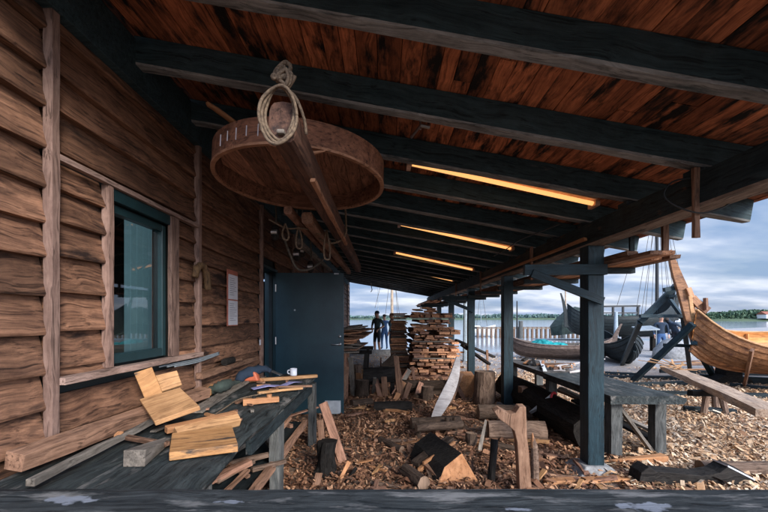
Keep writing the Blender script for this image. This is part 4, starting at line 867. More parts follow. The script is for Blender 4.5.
# stump by bench
c = G(326, 476, 0); log('burnt_stump', c, c+Vector((.01, .02, .33)), .105, .085, [M['char'], M['char']], 'black burnt stump beside the bench leg', 'stump', rn=.5)
plank('leaning_plank', G(343, 462, .02), P(323, 403, 4.1), .09, .035, M['plankdark'], 'brown plank leaning behind the burnt stump', 'plank', up=(0, 1, 0))
plank('leaning_plank', G(324, 462, .02), P(320, 420, 3.9), .06, .03, M['timber'], 'narrow pale brown plank between bench leg and stump', 'plank', up=(0, 1, 0))
plank('leaning_plank', G(338, 484, .02), P(349, 462, 3.6), .035, .02, M['fresho'], 'orange stick leaning right of the burnt stump', 'stick', up=(0, 1, 0))
plank('leaning_plank', G(345, 484, .02), P(356, 468, 3.65), .03, .02, M['char'], 'dark stick leaning right of the orange stick', 'stick', up=(0, 1, 0))
plank('leaning_plank', G(316, 486, .02), P(319, 474, 3.5), .06, .03, M['timber'], 'small block end standing by the near bench leg', 'offcut', up=(0, 1, 0))
# more blocks and logs between the door and the stack
for k, (px, py, r_, h_, lb) in enumerate([(362, 398, .13, .34, 'dark chopping block beside the open door edge'), (356, 388, .11, .5, 'tall thin block behind the dark chopping block'), (427, 401, .12, .26, 'low grey block in front of the central stack'), (447, 404, .10, .20, 'small squat block left of the orange sawn block'), (471, 447, .07, .16, 'short stub standing left of the charred post')]):
    c = G(px, py, 0); log('chopping_block', c, c+Vector((.01, .01, h_)), r_, r_*.93, LG if k % 2 else [M['bark'], M['cutgrey']], lb, 'chopping block', n=16)
for k, (a, b_, r_, lb) in enumerate([((352, 404), (372, 402), .07, 'brown log lying by the door edge'), ((415, 397), (440, 393), .06, 'thin log lying before the central stack'), ((500, 447), (526, 452), .05, 'thin branch lying in front of the grey brown log'), ((380, 440), (402, 450), .045, 'short branch lying alone in the centre of the floor')]):
    log('log', G(a[0], a[1], r_), G(b_[0], b_[1], r_), r_, r_*.9, LB, lb, 'log', n=12)
for k in range(16):
    p = G(R.uniform(350, 500), R.uniform(384, 402), 0)
    plank('standing_plank', p, p+Vector((R.uniform(-.25, .25), R.uniform(.05, .3), R.uniform(.18, .5))), R.uniform(.04, .11), .03, R.choice([M['timber'], M['plankdark'], M['greywoodX'], M['fresho']]), 'short plank stub leaning among the blocks before the lumber stacks', 'plank', 'plank stubs before the lumber stacks', bev=0, up=(0, 1, 0))
# middle-left clutter
plank('standing_plank', G(401, 399, .0), P(396, 356, 6.9), .14, .04, M['timber'], 'brown plank stub standing upright left of the centre', 'plank', up=(0, 1, 0), taper=.6)
plank('standing_plank', G(385, 398, .0), P(384, 377, 7.1), .10, .04, M['timber'], 'short plank stub standing behind the black log', 'plank', up=(0, 1, 0))
plank('standing_plank', G(404, 400, .0), P(410, 383, 7.0), .09, .04, M['timber'], 'slanting plank stub right of the black log', 'plank', up=(0, 1, 0))
plank('standing_plank', G(373, 395, .0), P(375, 378, 7.1), .06, .03, M['greywoodX'], 'thin stub at the left end of the dark trough', 'plank', up=(0, 1, 0))
plank('cross_stick', G(392, 394, .1), P(407, 370, 7.1), .03, .025, M['plankdark'], 'thin stick leaning across the plank stubs', 'stick')
plank('cross_stick', P(381, 358, 7.6), G(380, 385, .0), .025, .025, M['plankdark'], 'thin upright stick behind the stubs', 'stick', up=(0, 1, 0))
log('trough', P(364, 377, 7.4), P(396, 374, 7.4), .16, .15, [M['char'], M['char']], 'dark hewn trough raised off the floor beyond the door', 'trough', rn=.3)
for x in (-.32, .16): plank('trough_prop', (x, 7.4, 0), (x, 7.4, .28), .08, .06, M['char'], 'black prop under the hewn trough, '+('left' if x < 0 else 'right'), 'prop', up=(0, 1, 0))
mb = MB().add([P(382, 362, 7.8)+Vector(v) for v in [(0, 0, -.28), (.33, 0, -.28), (.33, 0, .12), (.24, 0, .17), (0, .0, -.05), (0, .12, -.28), (.33, .12, -.28), (.33, .12, .12), (.24, .12, .17), (0, .12, -.05)]], [(0, 1, 2, 3, 4), (9, 8, 7, 6, 5), (0, 5, 6, 1), (1, 6, 7, 2), (2, 7, 8, 3), (3, 8, 9, 4), (4, 9, 5, 0)])
tag(mb.build('bark_offcut', M['bark'], origin=P(382, 362, 7.8)), 'triangular bark covered offcut beside the plank stub', 'offcut')
for k in range(120):
    y = 3.0+7.5*R.random()**1.3; x = R.uniform(-1.0 if y > 5 else -.4, 2.0); a = R.uniform(-PI, PI); ln = R.uniform(.12, .5)
    plank('floor_offcut', (x, y, .03), (x+ln*math.cos(a), y+ln*math.sin(a), .03+R.uniform(0, .05)), R.uniform(.02, .07), R.uniform(.01, .035), R.choice([M['fresho'], M['timber'], M['plankdark'], M['barkgrey'], M['fresh']]),
          'wood offcut lying loose in the chips under the roof', 'offcut', 'offcuts on the shelter floor', bev=0)

# ------------------------------------------------------------------ right bench
rb_ = thing('outdoor_bench', 'long black plank workbench running beyond the posts', 'workbench', (2.7, 5.6, 0))
slab(2.32, 3.10, 3.93, 5.6, .70, .085, .02, seed=11).build('bench_top', M['blackY'], rb_)
slab(2.34, 2.98, 5.62, 7.4, .70, .07, .03, seed=14).build('bench_top', wood('worn_top_wood', (.03, .03, .028), (.17, .15, .13), axis='Y', stain=(.34, .27, .20), stain_amt=.6, stain_scale=4), rb_)
for (x, y, wd) in [(2.46, 4.12, .12), (3.0, 4.22, .12), (2.44, 5.6, .12), (2.98, 5.6, .1), (2.44, 7.25, .11), (2.92, 7.25, .11)]: plank('leg', (x, y, 0), (x, y, .63), .12, wd, M['greywood'], parent=rb_, up=(0, 1, 0))
plank('brace', (2.55, 4.18, .55), (2.92, 4.20, .05), .035, .07, M['greywoodX'], parent=rb_, up=(0, 1, 0))
plank('shelf_block', G(520, 390, .38), G(549, 389, .38), .14, .10, M['timber'], 'pale brown block on the stretcher under the far bench', 'block')
log('hewn_log', (2.32, 4.3, .22), (2.30, 7.2, .24), .21, .23, [M['char'], M['char']], 'huge black hewn log lying under the outdoor bench', 'log', seg=14, rn=.25)
plank('slanting_board', P(560, 388, 5.4), P(662, 435, 4.35), .09, .03, M['greywoodX'], 'grey board slanting below the outdoor bench', 'board')
plank('slanting_board', P(575, 400, 5.2), P(655, 440, 4.3), .16, .03, M['char'], 'wide black board slanting below the outdoor bench', 'board')
plank('slanting_board', P(545, 385, 5.9), P(600, 408, 4.9), .06, .03, M['timber'], 'brown board resting on the black hewn log', 'board')
t = thing('handsaw', 'handsaw with red handle resting on the black hewn log', 'handsaw', P(554, 400, 5.2))
c = P(554, 399, 5.2); mb = MB(); ring = [c+Vector((.05*math.cos(a)*.8, -.0, .085*math.sin(a))) for a in [.9+5.0*i/12 for i in range(13)]]; mb.tube(ring, .017, n=8); mb.build('handle', M['red'], t, smooth=True)
slab_ = [c+Vector((-.03, 0, -.05)), c+Vector((-.27, .1, -.23)), c+Vector((-.30, .1, -.20)), c+Vector((-.04, 0, .07))]
MB().add(slab_+[v+Vector((0, .004, 0)) for v in slab_], [(0, 1, 2, 3), (7, 6, 5, 4), (0, 4, 5, 1), (1, 5, 6, 2), (2, 6, 7, 3), (3, 7, 4, 0)]).build('blade', M['steel'], t)
# things on it
plank('white_rule', G(545, 371, .73), G(541, 361, .73), .05, .012, M['white'], 'short white board lying on the far outdoor bench', 'board')
for k in range(22):
    x, y = R.uniform(2.4, 2.95), R.uniform(5.2, 7.3); a = R.uniform(-1.2, 1.2); ln = R.uniform(.15, .6)
    plank('bench_offcut', (x, y, .715), (x+ln*math.cos(a)*.7, y+ln*math.sin(a), .72+R.uniform(0, .04)), R.uniform(.02, .07), R.uniform(.01, .03), R.choice([M['pale'], M['timber'], M['greywoodX'], M['char'], M['fresho']]),
          'stick or offcut lying on the outdoor bench', 'offcut', 'offcuts on the outdoor bench', bev=0)
plank('slat', G(556, 366, .74), G(604, 359, .76), .05, .015, M['pale'], 'long pale slat lying across the outdoor bench', 'slat')
# ground pieces at right
t = plank('pointed_timber', G(665, 459, .05), G(604, 461, .04), .10, .09, M['fresho'], 'orange tapered timber pointing at the post foot', 'timber', taper=.12, jit=.002)
plank('bark_strip', G(545, 482, .03), G(632, 478, .03), .09, .03, M['fresho'], 'long orange bark strip lying behind the rail', 'offcut', jit=.01)
plank('bark_strip', G(520, 470, .03), G(585, 480, .03), .05, .02, M['timber'], 'thin brown strip crossing near the post foot', 'offcut', jit=.01)
plank('bark_strip', G(612, 470, .03), G(640, 476, .03), .07, .03, M['timber'], 'short brown strip right of the post foot', 'offcut', jit=.01)
log('rough_log', G(700, 468, .07), G(800, 470, .07), .07, .07, LG, 'grey barked log lying behind the dark hewn timber', 'log')
t = thing('ship_knee', 'dark hooked ship timber with a whitish slanting end behind the rail', 'ship timber', G(690, 484, 0))
D = 3.42
pl = [P(636, 488, D), P(640, 472, D), P(648, 466, D), P(655, 471, D), P(672, 472, D), P(700, 475, D), P(718, 472, D), P(727, 466, D), P(733, 466, D), P(756, 480, D), P(756, 488, D)]
x_ = [(p.x, p.z) for p in pl]; MB().prism(x_, .16, Matrix.Translation((0, D+.06, 0))).build('timber', M['char'], t, bevel=.006)
MB().add([P(728, 466, D-.022)+Vector((0, 0, .005)), P(755.5, 480, D-.022)+Vector((0, 0, .005)), P(755.5, 480, D-.022)+Vector((0, .165, .005)), P(728, 466, D-.022)+Vector((0, .165, .005)),
          P(728, 467, D-.022), P(755.5, 481, D-.022), P(755.5, 481, D-.022)+Vector((0, .165, 0)), P(728, 467, D-.022)+Vector((0, .165, 0))], [(0, 1, 2, 3), (4, 7, 6, 5), (0, 4, 5, 1), (1, 5, 6, 2), (2, 6, 7, 3), (3, 7, 4, 0)]).build('cut_face', M['mug'], t)
# long timber on trestle (right)
t = thing('long_hewn_plank', 'long pale hewn plank resting on a low trestle in the yard', 'plank', (5.0, 6.0, 0))
a, b_ = Vector((5.72, 7.75, .50)), Vector((4.05, 4.0, .50))
plank('plank', a, b_, .26, .09, wood('hewn_yard_wood', (.34, .20, .12), (.72, .52, .36), axis='X', stain=(.16, .12, .10), stain_amt=.55, stain_scale=2), parent=t, jit=.012)
for k in range(14):
    p = a.lerp(b_, R.uniform(-.02, .22))+Vector((R.uniform(-.12, .12), 0, .06)); plank('splinter', p, p+Vector((R.uniform(-.35, .3), R.uniform(-.2, .4), R.uniform(-.03, .13))), .03, .01, M['fresh'], parent=t, bev=0)
t = thing('low_trestle', 'short legged dark trestle under the long hewn plank', 'trestle', (5.0, 5.9, 0))
for (px, py, dx) in ((703, 416, .1), (726, 415, -.08), (716, 410, 0)): p = G(px, py, 0); log('leg', p, Vector((p.x+dx, p.y+.03, .44)), .05, .045, LG, parent=t, n=9)
plank('crossbar', G(690, 393, .42), G(735, 393, .42), .10, .08, M['char'], parent=t)
for k, (a, b_) in enumerate([((590, 377), (700, 378)), ((600, 386), (690, 383)), ((655, 393), (768, 396)), ((660, 371), (768, 374)), ((684, 409), (735, 412)), ((560, 371), (640, 375)), ((730, 385), (800, 392))]):
    plank('ground_timber', G(a[0], a[1], .05), G(b_[0], b_[1], .05), .10, .09, M['blackX'], 'black squared timber lying on the yard ground', 'timber', 'black timbers on the yard ground')
for k in range(12):
    p = G(R.uniform(668, 740), R.uniform(360, 372), .06); plank('yard_plank', p, p+Vector((R.uniform(.8, 1.8), R.uniform(-.5, .3), R.uniform(0, .15))), .14, .03, R.choice([M['fresh'], M['fresho'], M['timber']]), 'fresh board lying beside the new boat stand', 'board', 'fresh boards by the boat stand', bev=0)
plank('red_beam', G(735, 378, .1), G(800, 384, .1), .15, .12, M['fresho'], 'reddish beam lying under the new boat', 'beam')

# ------------------------------------------------------------------ boats
def boat(name, label, Lh, beam, stemz, midz, keelz, mat, matin, T, strakes=7, bowrise=1.0, sternrise=1.0, parts=True, keelc=None, stem=True, bowpow=9, frames=8, cat='boat', group=None):
    t = thing(name, label, cat, T.translation, group); inv = Matrix.Translation(-T.translation) @ T
    def sheer(s): u = s/Lh; return midz+(stemz*bowrise-midz)*math.exp(-u*bowpow)+(stemz*sternrise-midz)*math.exp(-(1-u)*bowpow)
    def keel(s):
        u = s/Lh; return keelz+(sheer(0)*.52-keelz)*math.exp(-u*16)+(sheer(Lh)*.52-keelz)*math.exp(-(1-u)*16)
    def hb(s): u = s/Lh; return beam/2*max(0.0, math.sin(PI*min(1, max(0, u))))**.62
    def pt(s, q, side, o=0):
        k, z = keel(s), sheer(s); b_ = hb(s); a = q*PI/2
        return Vector((s, side*(b_*(math.sin(a)**1.1)+.015+o), k+(z-k)*(1-math.cos(a))**.85))
    N = 40
    for mi, (mm, o0, nm) in enumerate(((mat, 0, 'outer_planking'), (matin, -.022, 'inner_planking'))):
        mb = MB()
        for side in (-1, 1):
            for q in range(strakes):
                q0, q1 = q/strakes, (q+1.12)/strakes if q < strakes-1 else 1.0
                vs = []; fs = []
                for i in range(N+1):
                    s = Lh*i/N; vs += [pt(s, q0, side, o0+.020), pt(s, (q0+q1)/2, side, o0+.008), pt(s, q1, side, o0-.006)]
                for i in range(N): fs += [(i*3, i*3+1, i*3+4, i*3+3), (i*3+1, i*3+2, i*3+5, i*3+4)]
                mb.add(vs, fs, 0, inv)
        ob = mb.build(nm, mm, xf=Matrix.Identity(4), parent=t)
    for side in (-1, 1):
        pts = [inv @ (pt(Lh*i/N, 1, side, .004)) for i in range(N+1)]
        MB().tube(pts, .022, n=6).build('gunwale', M['fresh'] if matin == M['hullin'] else mat, xf=Matrix.Identity(4), parent=t)
    mb = MB(); kp = [inv @ Vector((Lh*i/N, 0, keel(Lh*i/N)-.02)) for i in range(N+1)]; mb.tube(kp, .04, n=6); mb.build('keel', mat, xf=Matrix.Identity(4), parent=t)
    for e, s0 in ((0, 0.0), (1, Lh)):
        if not stem: break
        sg = -1 if e == 0 else 1; z0, z1 = keel(s0)-.04, sheer(s0)
        prof = []
        for i in range(9):
            u = i/8; prof.append(Vector((s0+sg*(.02+.30*stem*(u**1.9)*.9), 0, z0+(z1-z0+.5*stem)*u)))
        mb = MB(); k2 = len(prof); vs = []; fs = []
        for i, p in enumerate(prof):
            wd = .13*(1-.75*(i/8)); hx = .035*(1-.4*i/8)
            for a in ((-1, -1), (1, -1), (1, 1), (-1, 1)): vs.append((p.x+a[0]*wd, a[1]*hx, p.z))
        for i in range(k2-1):
            for j in range(4): fs.append((i*4+j, i*4+(j+1) % 4, (i+1)*4+(j+1) % 4, (i+1)*4+j))
        fs += [(3, 2, 1, 0), tuple((k2-1)*4+j for j in range(4))]
        mb.add(vs, fs, 0, inv); mb.build('stem', mat, xf=Matrix.Identity(4), parent=t, bevel=.01)
    for i in range(frames):
        s = Lh*(i+1)/(frames+1); pts = [inv @ pt(s, q, -1, -.05) for q in (.97, .8, .6, .4, .2, .05)]+[inv @ pt(s, q, 1, -.05) for q in (.05, .2, .4, .6, .8, .97)]
        MB().tube(pts, .03, n=5).build('frame', matin, xf=Matrix.Identity(4), parent=t)
    return t, pt, inv
def xfm(o, ax, roll=0):
    x = Vector((ax[0], ax[1], 0)).normalized(); y = Vector((0, 0, 1)).cross(x); m = Matrix((x, y, Vector((0, 0, 1)))).transposed().to_4x4() @ Matrix.Rotation(roll, 4, 'X'); m.translation = Vector(o); return m
T = xfm((6.33, 8.1, 0), (.975, -.16), math.radians(14))
bt, pt, inv = boat('clinker_boat', 'new orange clinker boat under construction, tall curved bow at left', 7.2, 1.95, 1.72, 1.0, .40, M['hull'], M['hullin'], T, strakes=7, stem=False, bowpow=13, frames=9)
# its tall stem, drawn as a curved timber with a stepped back edge
def flatcurve(name, pts, wid, th, mat, parent, nrm, bevel=.008):
    vs = []; fs = []; n = len(pts); off = wloc(parent)
    for i, p in enumerate(pts):
        d = (pts[min(i+1, n-1)]-pts[max(i-1, 0)]).normalized(); s = d.cross(nrm).normalized()
        for a in ((-1, -1), (1, -1), (1, 1), (-1, 1)): vs.append(p+s*wid[i]*a[0]+nrm*th*a[1]/2)
    for i in range(n-1):
        for j in range(4): fs.append((i*4+j, i*4+(j+1) % 4, (i+1)*4+(j+1) % 4, (i+1)*4+j))
    fs += [(3, 2, 1, 0), tuple((n-1)*4+j for j in range(4))]
    return MB().add(vs, fs).build(name, mat, parent, bevel=bevel)
nrm = Vector((.16, .975, 0)).normalized()
SP = smooth_pts([P(670, 250, 8.2), P(672.5, 262, 8.2), P(677, 276, 8.2), P(683, 292, 8.18), P(689, 312, 8.15), P(695, 332, 8.12), P(702, 350, 8.1), P(716, 362, 8.05)], 4)
k = len(SP); wd = [.016+.105*(i/(k-1))**.6+.03*math.sin(PI*i/(k-1)) for i in range(k)]
flatcurve('stem', SP, wd, .09, M['hull'], bt, nrm)
for (px0, py0, px1, py1, w_) in [(688, 288, 692, 298, .05), (692, 297, 699, 305, .07), (697, 303, 708, 311, .08)]:
    plank('stepped_strake', P(px0, py0, 8.1), P(px1, py1, 8.05), w_*2, .05, M['hull'], parent=bt, up=nrm)
plank('stem_post_peg', P(706, 310, 8.0), P(705.5, 298, 8.0), .05, .08, M['timber'], parent=bt, up=(0, 1, 0))
flatcurve('stem_edge', smooth_pts([P(690, 296, 7.9), P(692, 312, 7.88), P(696, 332, 7.86), P(699, 345, 7.86)], 4), [.035]*13, .04, M['fresh'], bt, nrm)
# stand
st = thing('boat_stand', 'black timber stand bracing the bow of the new boat', 'boat stand', (6.4, 8.1, 0))
def bar(a, b_, w_=.10): plank('strut', a, b_, w_, w_, M['post'], parent=st, jit=.002)
bar(G(633, 381, .05), P(693, 324, 7.7), .11); bar(P(677, 285, 8.5), P(640, 322, 8.7), .12); bar(P(640, 322, 8.7), G(622, 364, .05), .10)
bar(P(640, 316, 8.5), P(687, 316, 8.5), .07); bar(P(668, 296, 8.4), P(680, 296, 8.4), .06); bar(P(664, 290, 8.3), P(674, 288, 8.3), .09)
bar(P(683, 316, 8.5), G(690, 370, .0), .10); bar(P(664, 345, 8.4), P(720, 347, 8.4), .07); bar(P(694, 342, 7.8), G(716, 380, .0), .11)
bar(P(670, 300, 9.0), P(686, 322, 8.6), .07)
t = thing('keel_support', 'black stepped block propping the keel of the new boat', 'support', (7.2, 7.9, 0))
p = G(728, 384, 0); poly = [(-.45, 0), (.45, 0), (.40, .12), (.20, .18), (.16, .48), (-.14, .48), (-.18, .22), (-.42, .10)]
MB().prism(poly, .3, Matrix.Translation(p)).build('block', M['char'], t)
plank('hull_prop', G(744, 388, 0), P(752, 350, 6.9), .06, .05, M['timber'], 'thin brown prop leaning against the new boat hull', 'prop', up=(0, 1, 0))
plank('keel_rail', G(700, 377, .1), G(900, 388, .12), .16, .14, M['blackX'], 'long black rail on the ground under the new boat', 'rail')
# small grey boat with turquoise tarp
bt2, pt2, inv2 = boat('rowing_boat', 'worn brown open boat holding a turquoise tarp', 3.3, 1.3, .80, .52, .08, M['oldhull'], M['greywoodX'], xfm((4.75, 14.3, 0), (.95, -.3)), strakes=5, stem=True, bowpow=6, frames=6)
tarp = thing('tarp', 'crumpled turquoise tarp heaped in the brown boat', 'tarp', (5.9, 13.9, .5))
mb = MB(); NX, NY = 46, 24; vs = []; fs = []
for a in range(NX+1):
    for b_ in range(NY+1):
        u, v = a/NX, b_/NY; ev = (max(0, math.sin(PI*u))**.4)*(max(0, math.sin(PI*v))**.4)
        x, y = 5.3+1.25*u+.05*mnoise.noise(Vector((u*9, v*9, 1))), 14.45-.36*u-.75*(1-v)+.05*mnoise.noise(Vector((u*9, v*9, 5)))
        rd = (1-abs(mnoise.noise(Vector((u*5, v*4, 2)))*2))*.10+(1-abs(mnoise.noise(Vector((u*13, v*9, 7)))*2))*.05
        vs.append((x, y, .42+ev*(.16+rd)+.06*math.sin(u*7)*ev))
for a in range(NX):
    for b_ in range(NY): n_ = a*(NY+1)+b_; fs.append((n_, n_+1, n_+NY+2, n_+NY+1))
mb.add(vs, fs); sh_ = mb.build('sheet', M['teal'], tarp, smooth=True)
mb = MB().lathe([(.0, .45), (.05, .3), (.13, .0), (0, 0)], 9, Matrix.Translation(G(516, 352, 0)), 0); tag(mb.build('float_cone', M['teal'], origin=G(516, 352, 0)), 'small green cone standing at the bow of the brown boat', 'marker')
# dark boat lying in front of it, bow up at right
boat('dark_boat', 'small black tarred boat just right of the nearest post, bow towards the viewer', 3.8, 1.2, 1.0, .60, .06, M['darkhull'], M['darkhull'], xfm((8.7, 15.2, 0), (-.30, -.95)), strakes=5, stem=False, bowpow=8, frames=4)
# dark longship behind
boat('longship', 'long black viking ship with rising bow behind the stand', 4.6, 1.6, 2.75, 1.55, .70, M['darkhull'], M['darkhull'], xfm((8.4, 17.6, 0), (.99, -.10)), strakes=8, stem=True, bowpow=11, bowrise=.78, frames=8)
t = thing('ship_railing', 'dark scaffold railing above the black longship', 'railing', (11.5, 19.5, 0))
for px in (602, 613, 623, 638): plank('upright', G(px, 346, 0), P(px, 306, 20.5), .09, .09, M['black'], parent=t, up=(0, 1, 0), bev=0)
plank('top_bar', P(600, 306.5, 20.5), P(640, 306, 20.5), .09, .09, M['black'], parent=t, bev=0); plank('mid_bar', P(600, 313, 20.5), P(638, 313, 20.5), .06, .06, M['black'], parent=t, bev=0)
def mast(px, ytop, ybase, d, r, mat, label, stays=(), name='mast', cat='mast', rs=.012):
    b_ = P(px, ybase, d); tp = P(px, ytop, d); t = thing(name, label, cat, b_)
    MB().tube([b_, tp], [r, r*.6], n=8).build('pole', mat, t)
    for (x0, y0, x1, y1) in stays: MB().tube([P(x0, y0, d), P(x1, y1, d)], rs, n=4).build('stay', M['ropedark'], t)
    return t
mast(657, 160, 332, 22, .10, M['black'], 'tall black ship mast with many stays behind the new boat', [(657, 175, 617, 306), (657, 185, 636, 312), (656, 195, 645, 315), (657, 200, 651, 318), (658, 185, 664, 322), (658, 180, 670, 322), (658, 175, 677, 322), (658, 170, 684, 324), (658, 168, 691, 326), (657, 190, 655, 318), (658, 205, 674, 322), (657, 210, 641, 316)], rs=.014)
mast(392, 235, 345, 24, .10, M['mast'], 'pale wooden mast beyond the people at left', [(392, 262, 385, 318), (392, 262, 400, 318), (392, 240, 375, 308), (393, 250, 398, 322)])
mast(378, 250, 335, 30, .03, M['greypaint'], 'thin grey mast left of the wooden mast', [])
mast(481, 280, 334, 45, .05, M['greypaint'], 'thin mast of the white moored boat', [(481, 286, 476, 331), (481, 286, 488, 331)], rs=.02)
mast(517, 301, 338, 38, .10, M['black'], 'dark mooring pole in the water beside the pier')
mast(565.5, 255, 332, 30, .07, M['mast'], 'slim pale mast rising behind the nearest post')
mast(465.5, 285, 362, 13.4, .10, M['palepost'], 'pale blue grey post behind the black post', name='pale_post', cat='post')
mast(616, 312, 344, 16, .10, M['palepost'], 'short pale bollard post by the black boat', name='bollard', cat='bollard')
mast(436, 262, 300, 17.2, .012, M['black'], 'thin slack line hanging at the far end of the roof', name='hanging_line', cat='line')
# prow of distant boat & green canvas
mb = MB().lathe([(0, 1.3), (.7, .9), (1.3, .3), (1.5, 0), (1.4, -.6)], 12, Matrix.Translation(P(576, 325, 25))); mb.v = [tuple(Vector(v)+Vector((1, .5, 1))*.3*mnoise.noise(Vector(v)*1.5)) for v in mb.v]
tag(mb.build('canvas_cover', M['greentarp'], origin=P(576, 325, 25)), 'dull green canvas heap on the quay behind the brown boat', 'canvas')
# white boat
t = thing('white_motorboat', 'small white boat moored at the pier', 'boat', P(480, 338, 40))
d = 42; z0 = -.5; hx0, hx1 = P(465, 330, d).x, P(494, 330, d).x; mb = MB(); N = 12; vs = []; fs = []
for i in range(N+1):
    u = i/N; x = hx0+(hx1-hx0)*u; b_ = .75*(1-u**3); s = .55+.45*u**2
    vs += [(x, d, z0-.1), (x-.0, d-b_*.7, z0+.05), (x+.15*u, d-b_-.02, z0+s+.25), (x+.15*u, d-b_+.10, z0+s+.27), (x+.15*u, d+b_-.1, z0+s+.27), (x+.15*u, d+b_+.02, z0+s+.25), (x, d+b_*.7, z0+.05)]
for i in range(N):
    for j in range(7): fs.append((i*7+j, i*7+(j+1) % 7, (i+1)*7+(j+1) % 7, (i+1)*7+j))
fs.append(tuple(range(7))); mb.add(vs, fs); mb.build('hull', M['white'], t)
MB().box((hx0+.6, d-.4, z0+.8), (hx0+1.6, d+.4, z0+1.15)).build('cabin', M['white'], t, bevel=.08); MB().box((hx0+.7, d-.415, z0+.88), (hx0+1.45, d-.401, z0+1.06)).build('window', M['dark'], t)
# pier
t = thing('pier', 'long brown wooden pier crossing the water behind the boats', 'pier', (15, 38, 0))
MB().box((9.2+.0, 38, .40), (30, 40, .58)).build('deck', M['greywoodX'], t)
pm = MB()
for i in range(46): x = 9.3+i*.45; MB().tube([(x, 38.1, -1.0), (x, 38.1, .62)], .13, n=7).build('pile', M['barkgrey'], t)
for i in range(4): x = 13.5+i*4.2; MB().tube([(x, 37.9, -1.0), (x, 37.9, 1.2)], .22, n=8).build('mooring_pile', M['greywood'], t)
# pavement strip and clutter at right background
tag(MB().box((10.5, 24.6, .004), (24, 27.2, .05)).build('path', M['greypaint']), 'pale paved strip across the yard', 'path', kind='structure')
# table (info panel)
t = thing('info_table', 'grey slanted display board on thin legs in the yard', 'display board', G(647, 360, 0))
a, b_ = P(640, 330, 14.5), P(660, 329, 14.5); MB().add([a, b_, b_+Vector((0, .5, .12)), a+Vector((0, .5, .12)), a-Vector((0, 0, .04)), b_-Vector((0, 0, .04)), b_+Vector((0, .5, .08)), a+Vector((0, .5, .08))], [(0, 1, 2, 3), (4, 7, 6, 5), (0, 4, 5, 1), (1, 5, 6, 2), (2, 6, 7, 3), (3, 7, 4, 0)]).build('panel', M['greypaint'], t)
for p in (a, b_): MB().tube([p+Vector((0, .2, 0)), Vector((p.x, p.y+.2, 0))], .02, n=6).build('leg', M['greypaint'], t)
# boulders
for k, (px, py, s, lb) in enumerate([(672, 358, .62, 'large rounded boulder in the yard behind the stand'), (686, 356, .45, 'smaller boulder right of the large one'), (707, 352, .5, 'dark boulder beyond the new boat bow')]):
    c = G(px, py, 0); mb = MB().lathe([(0, s*1.15), (s*.5, s), (s*.95, s*.55), (s, .1), (s*.9, -.1)], 14, Matrix.Translation(c)); mb.v = [tuple(Vector(v)+Vector((1, 1, 1))*.22*s*mnoise.noise(Vector(v)*1.6)) for v in mb.v]
    tag(mb.build('boulder', M['concrete'], origin=c, smooth=True), lb, 'boulder', 'boulders in the yard')
# sheds/vehicles in far right clutter
t = thing('market_tent', 'low white canopy tent far behind the boat stand', 'tent', (19, 28, 0))
mb = MB().add([P(652, 322, 28), P(690, 322, 28), P(690, 322, 30), P(652, 322, 30), P(671, 316.5, 29)], [(0, 1, 4), (1, 2, 4), (2, 3, 4), (3, 0, 4)]); mb.build('canopy', M['whitecloth'], t)
for px in (653, 671, 689): MB().tube([P(px, 322, 28), Vector((P(px, 322, 28).x, 28, 0))], .04, n=6).build('leg', M['greypaint'], t)
# planks leaning at centre right of stack
sa = thing('plank_ramp', 'two black planks sloping down behind the third post', 'ramp', G(480, 366, 0))
plank('plank', P(456, 340, 9.3), P(494, 357, 9.8), .12, .05, M['char'], parent=sa); plank('plank', P(462, 345, 9.1), P(489, 364, 9.5), .12, .05, M['char'], parent=sa)
plank('prop', P(487, 350, 9.6), G(488, 378, 0), .05, .05, M['timber'], parent=sa, up=(0, 1, 0))

for x in (9.6, 11.0, 12.3): plank('ship_prop', (x, 17.5, 0), (x, 17.5, .75), .25, .2, M['char'], ['black block under the left of the longship', 'black block under the middle of the longship', 'black block under the right of the longship'][int((x-9.5)/1.3)], 'prop', up=(0, 1, 0))

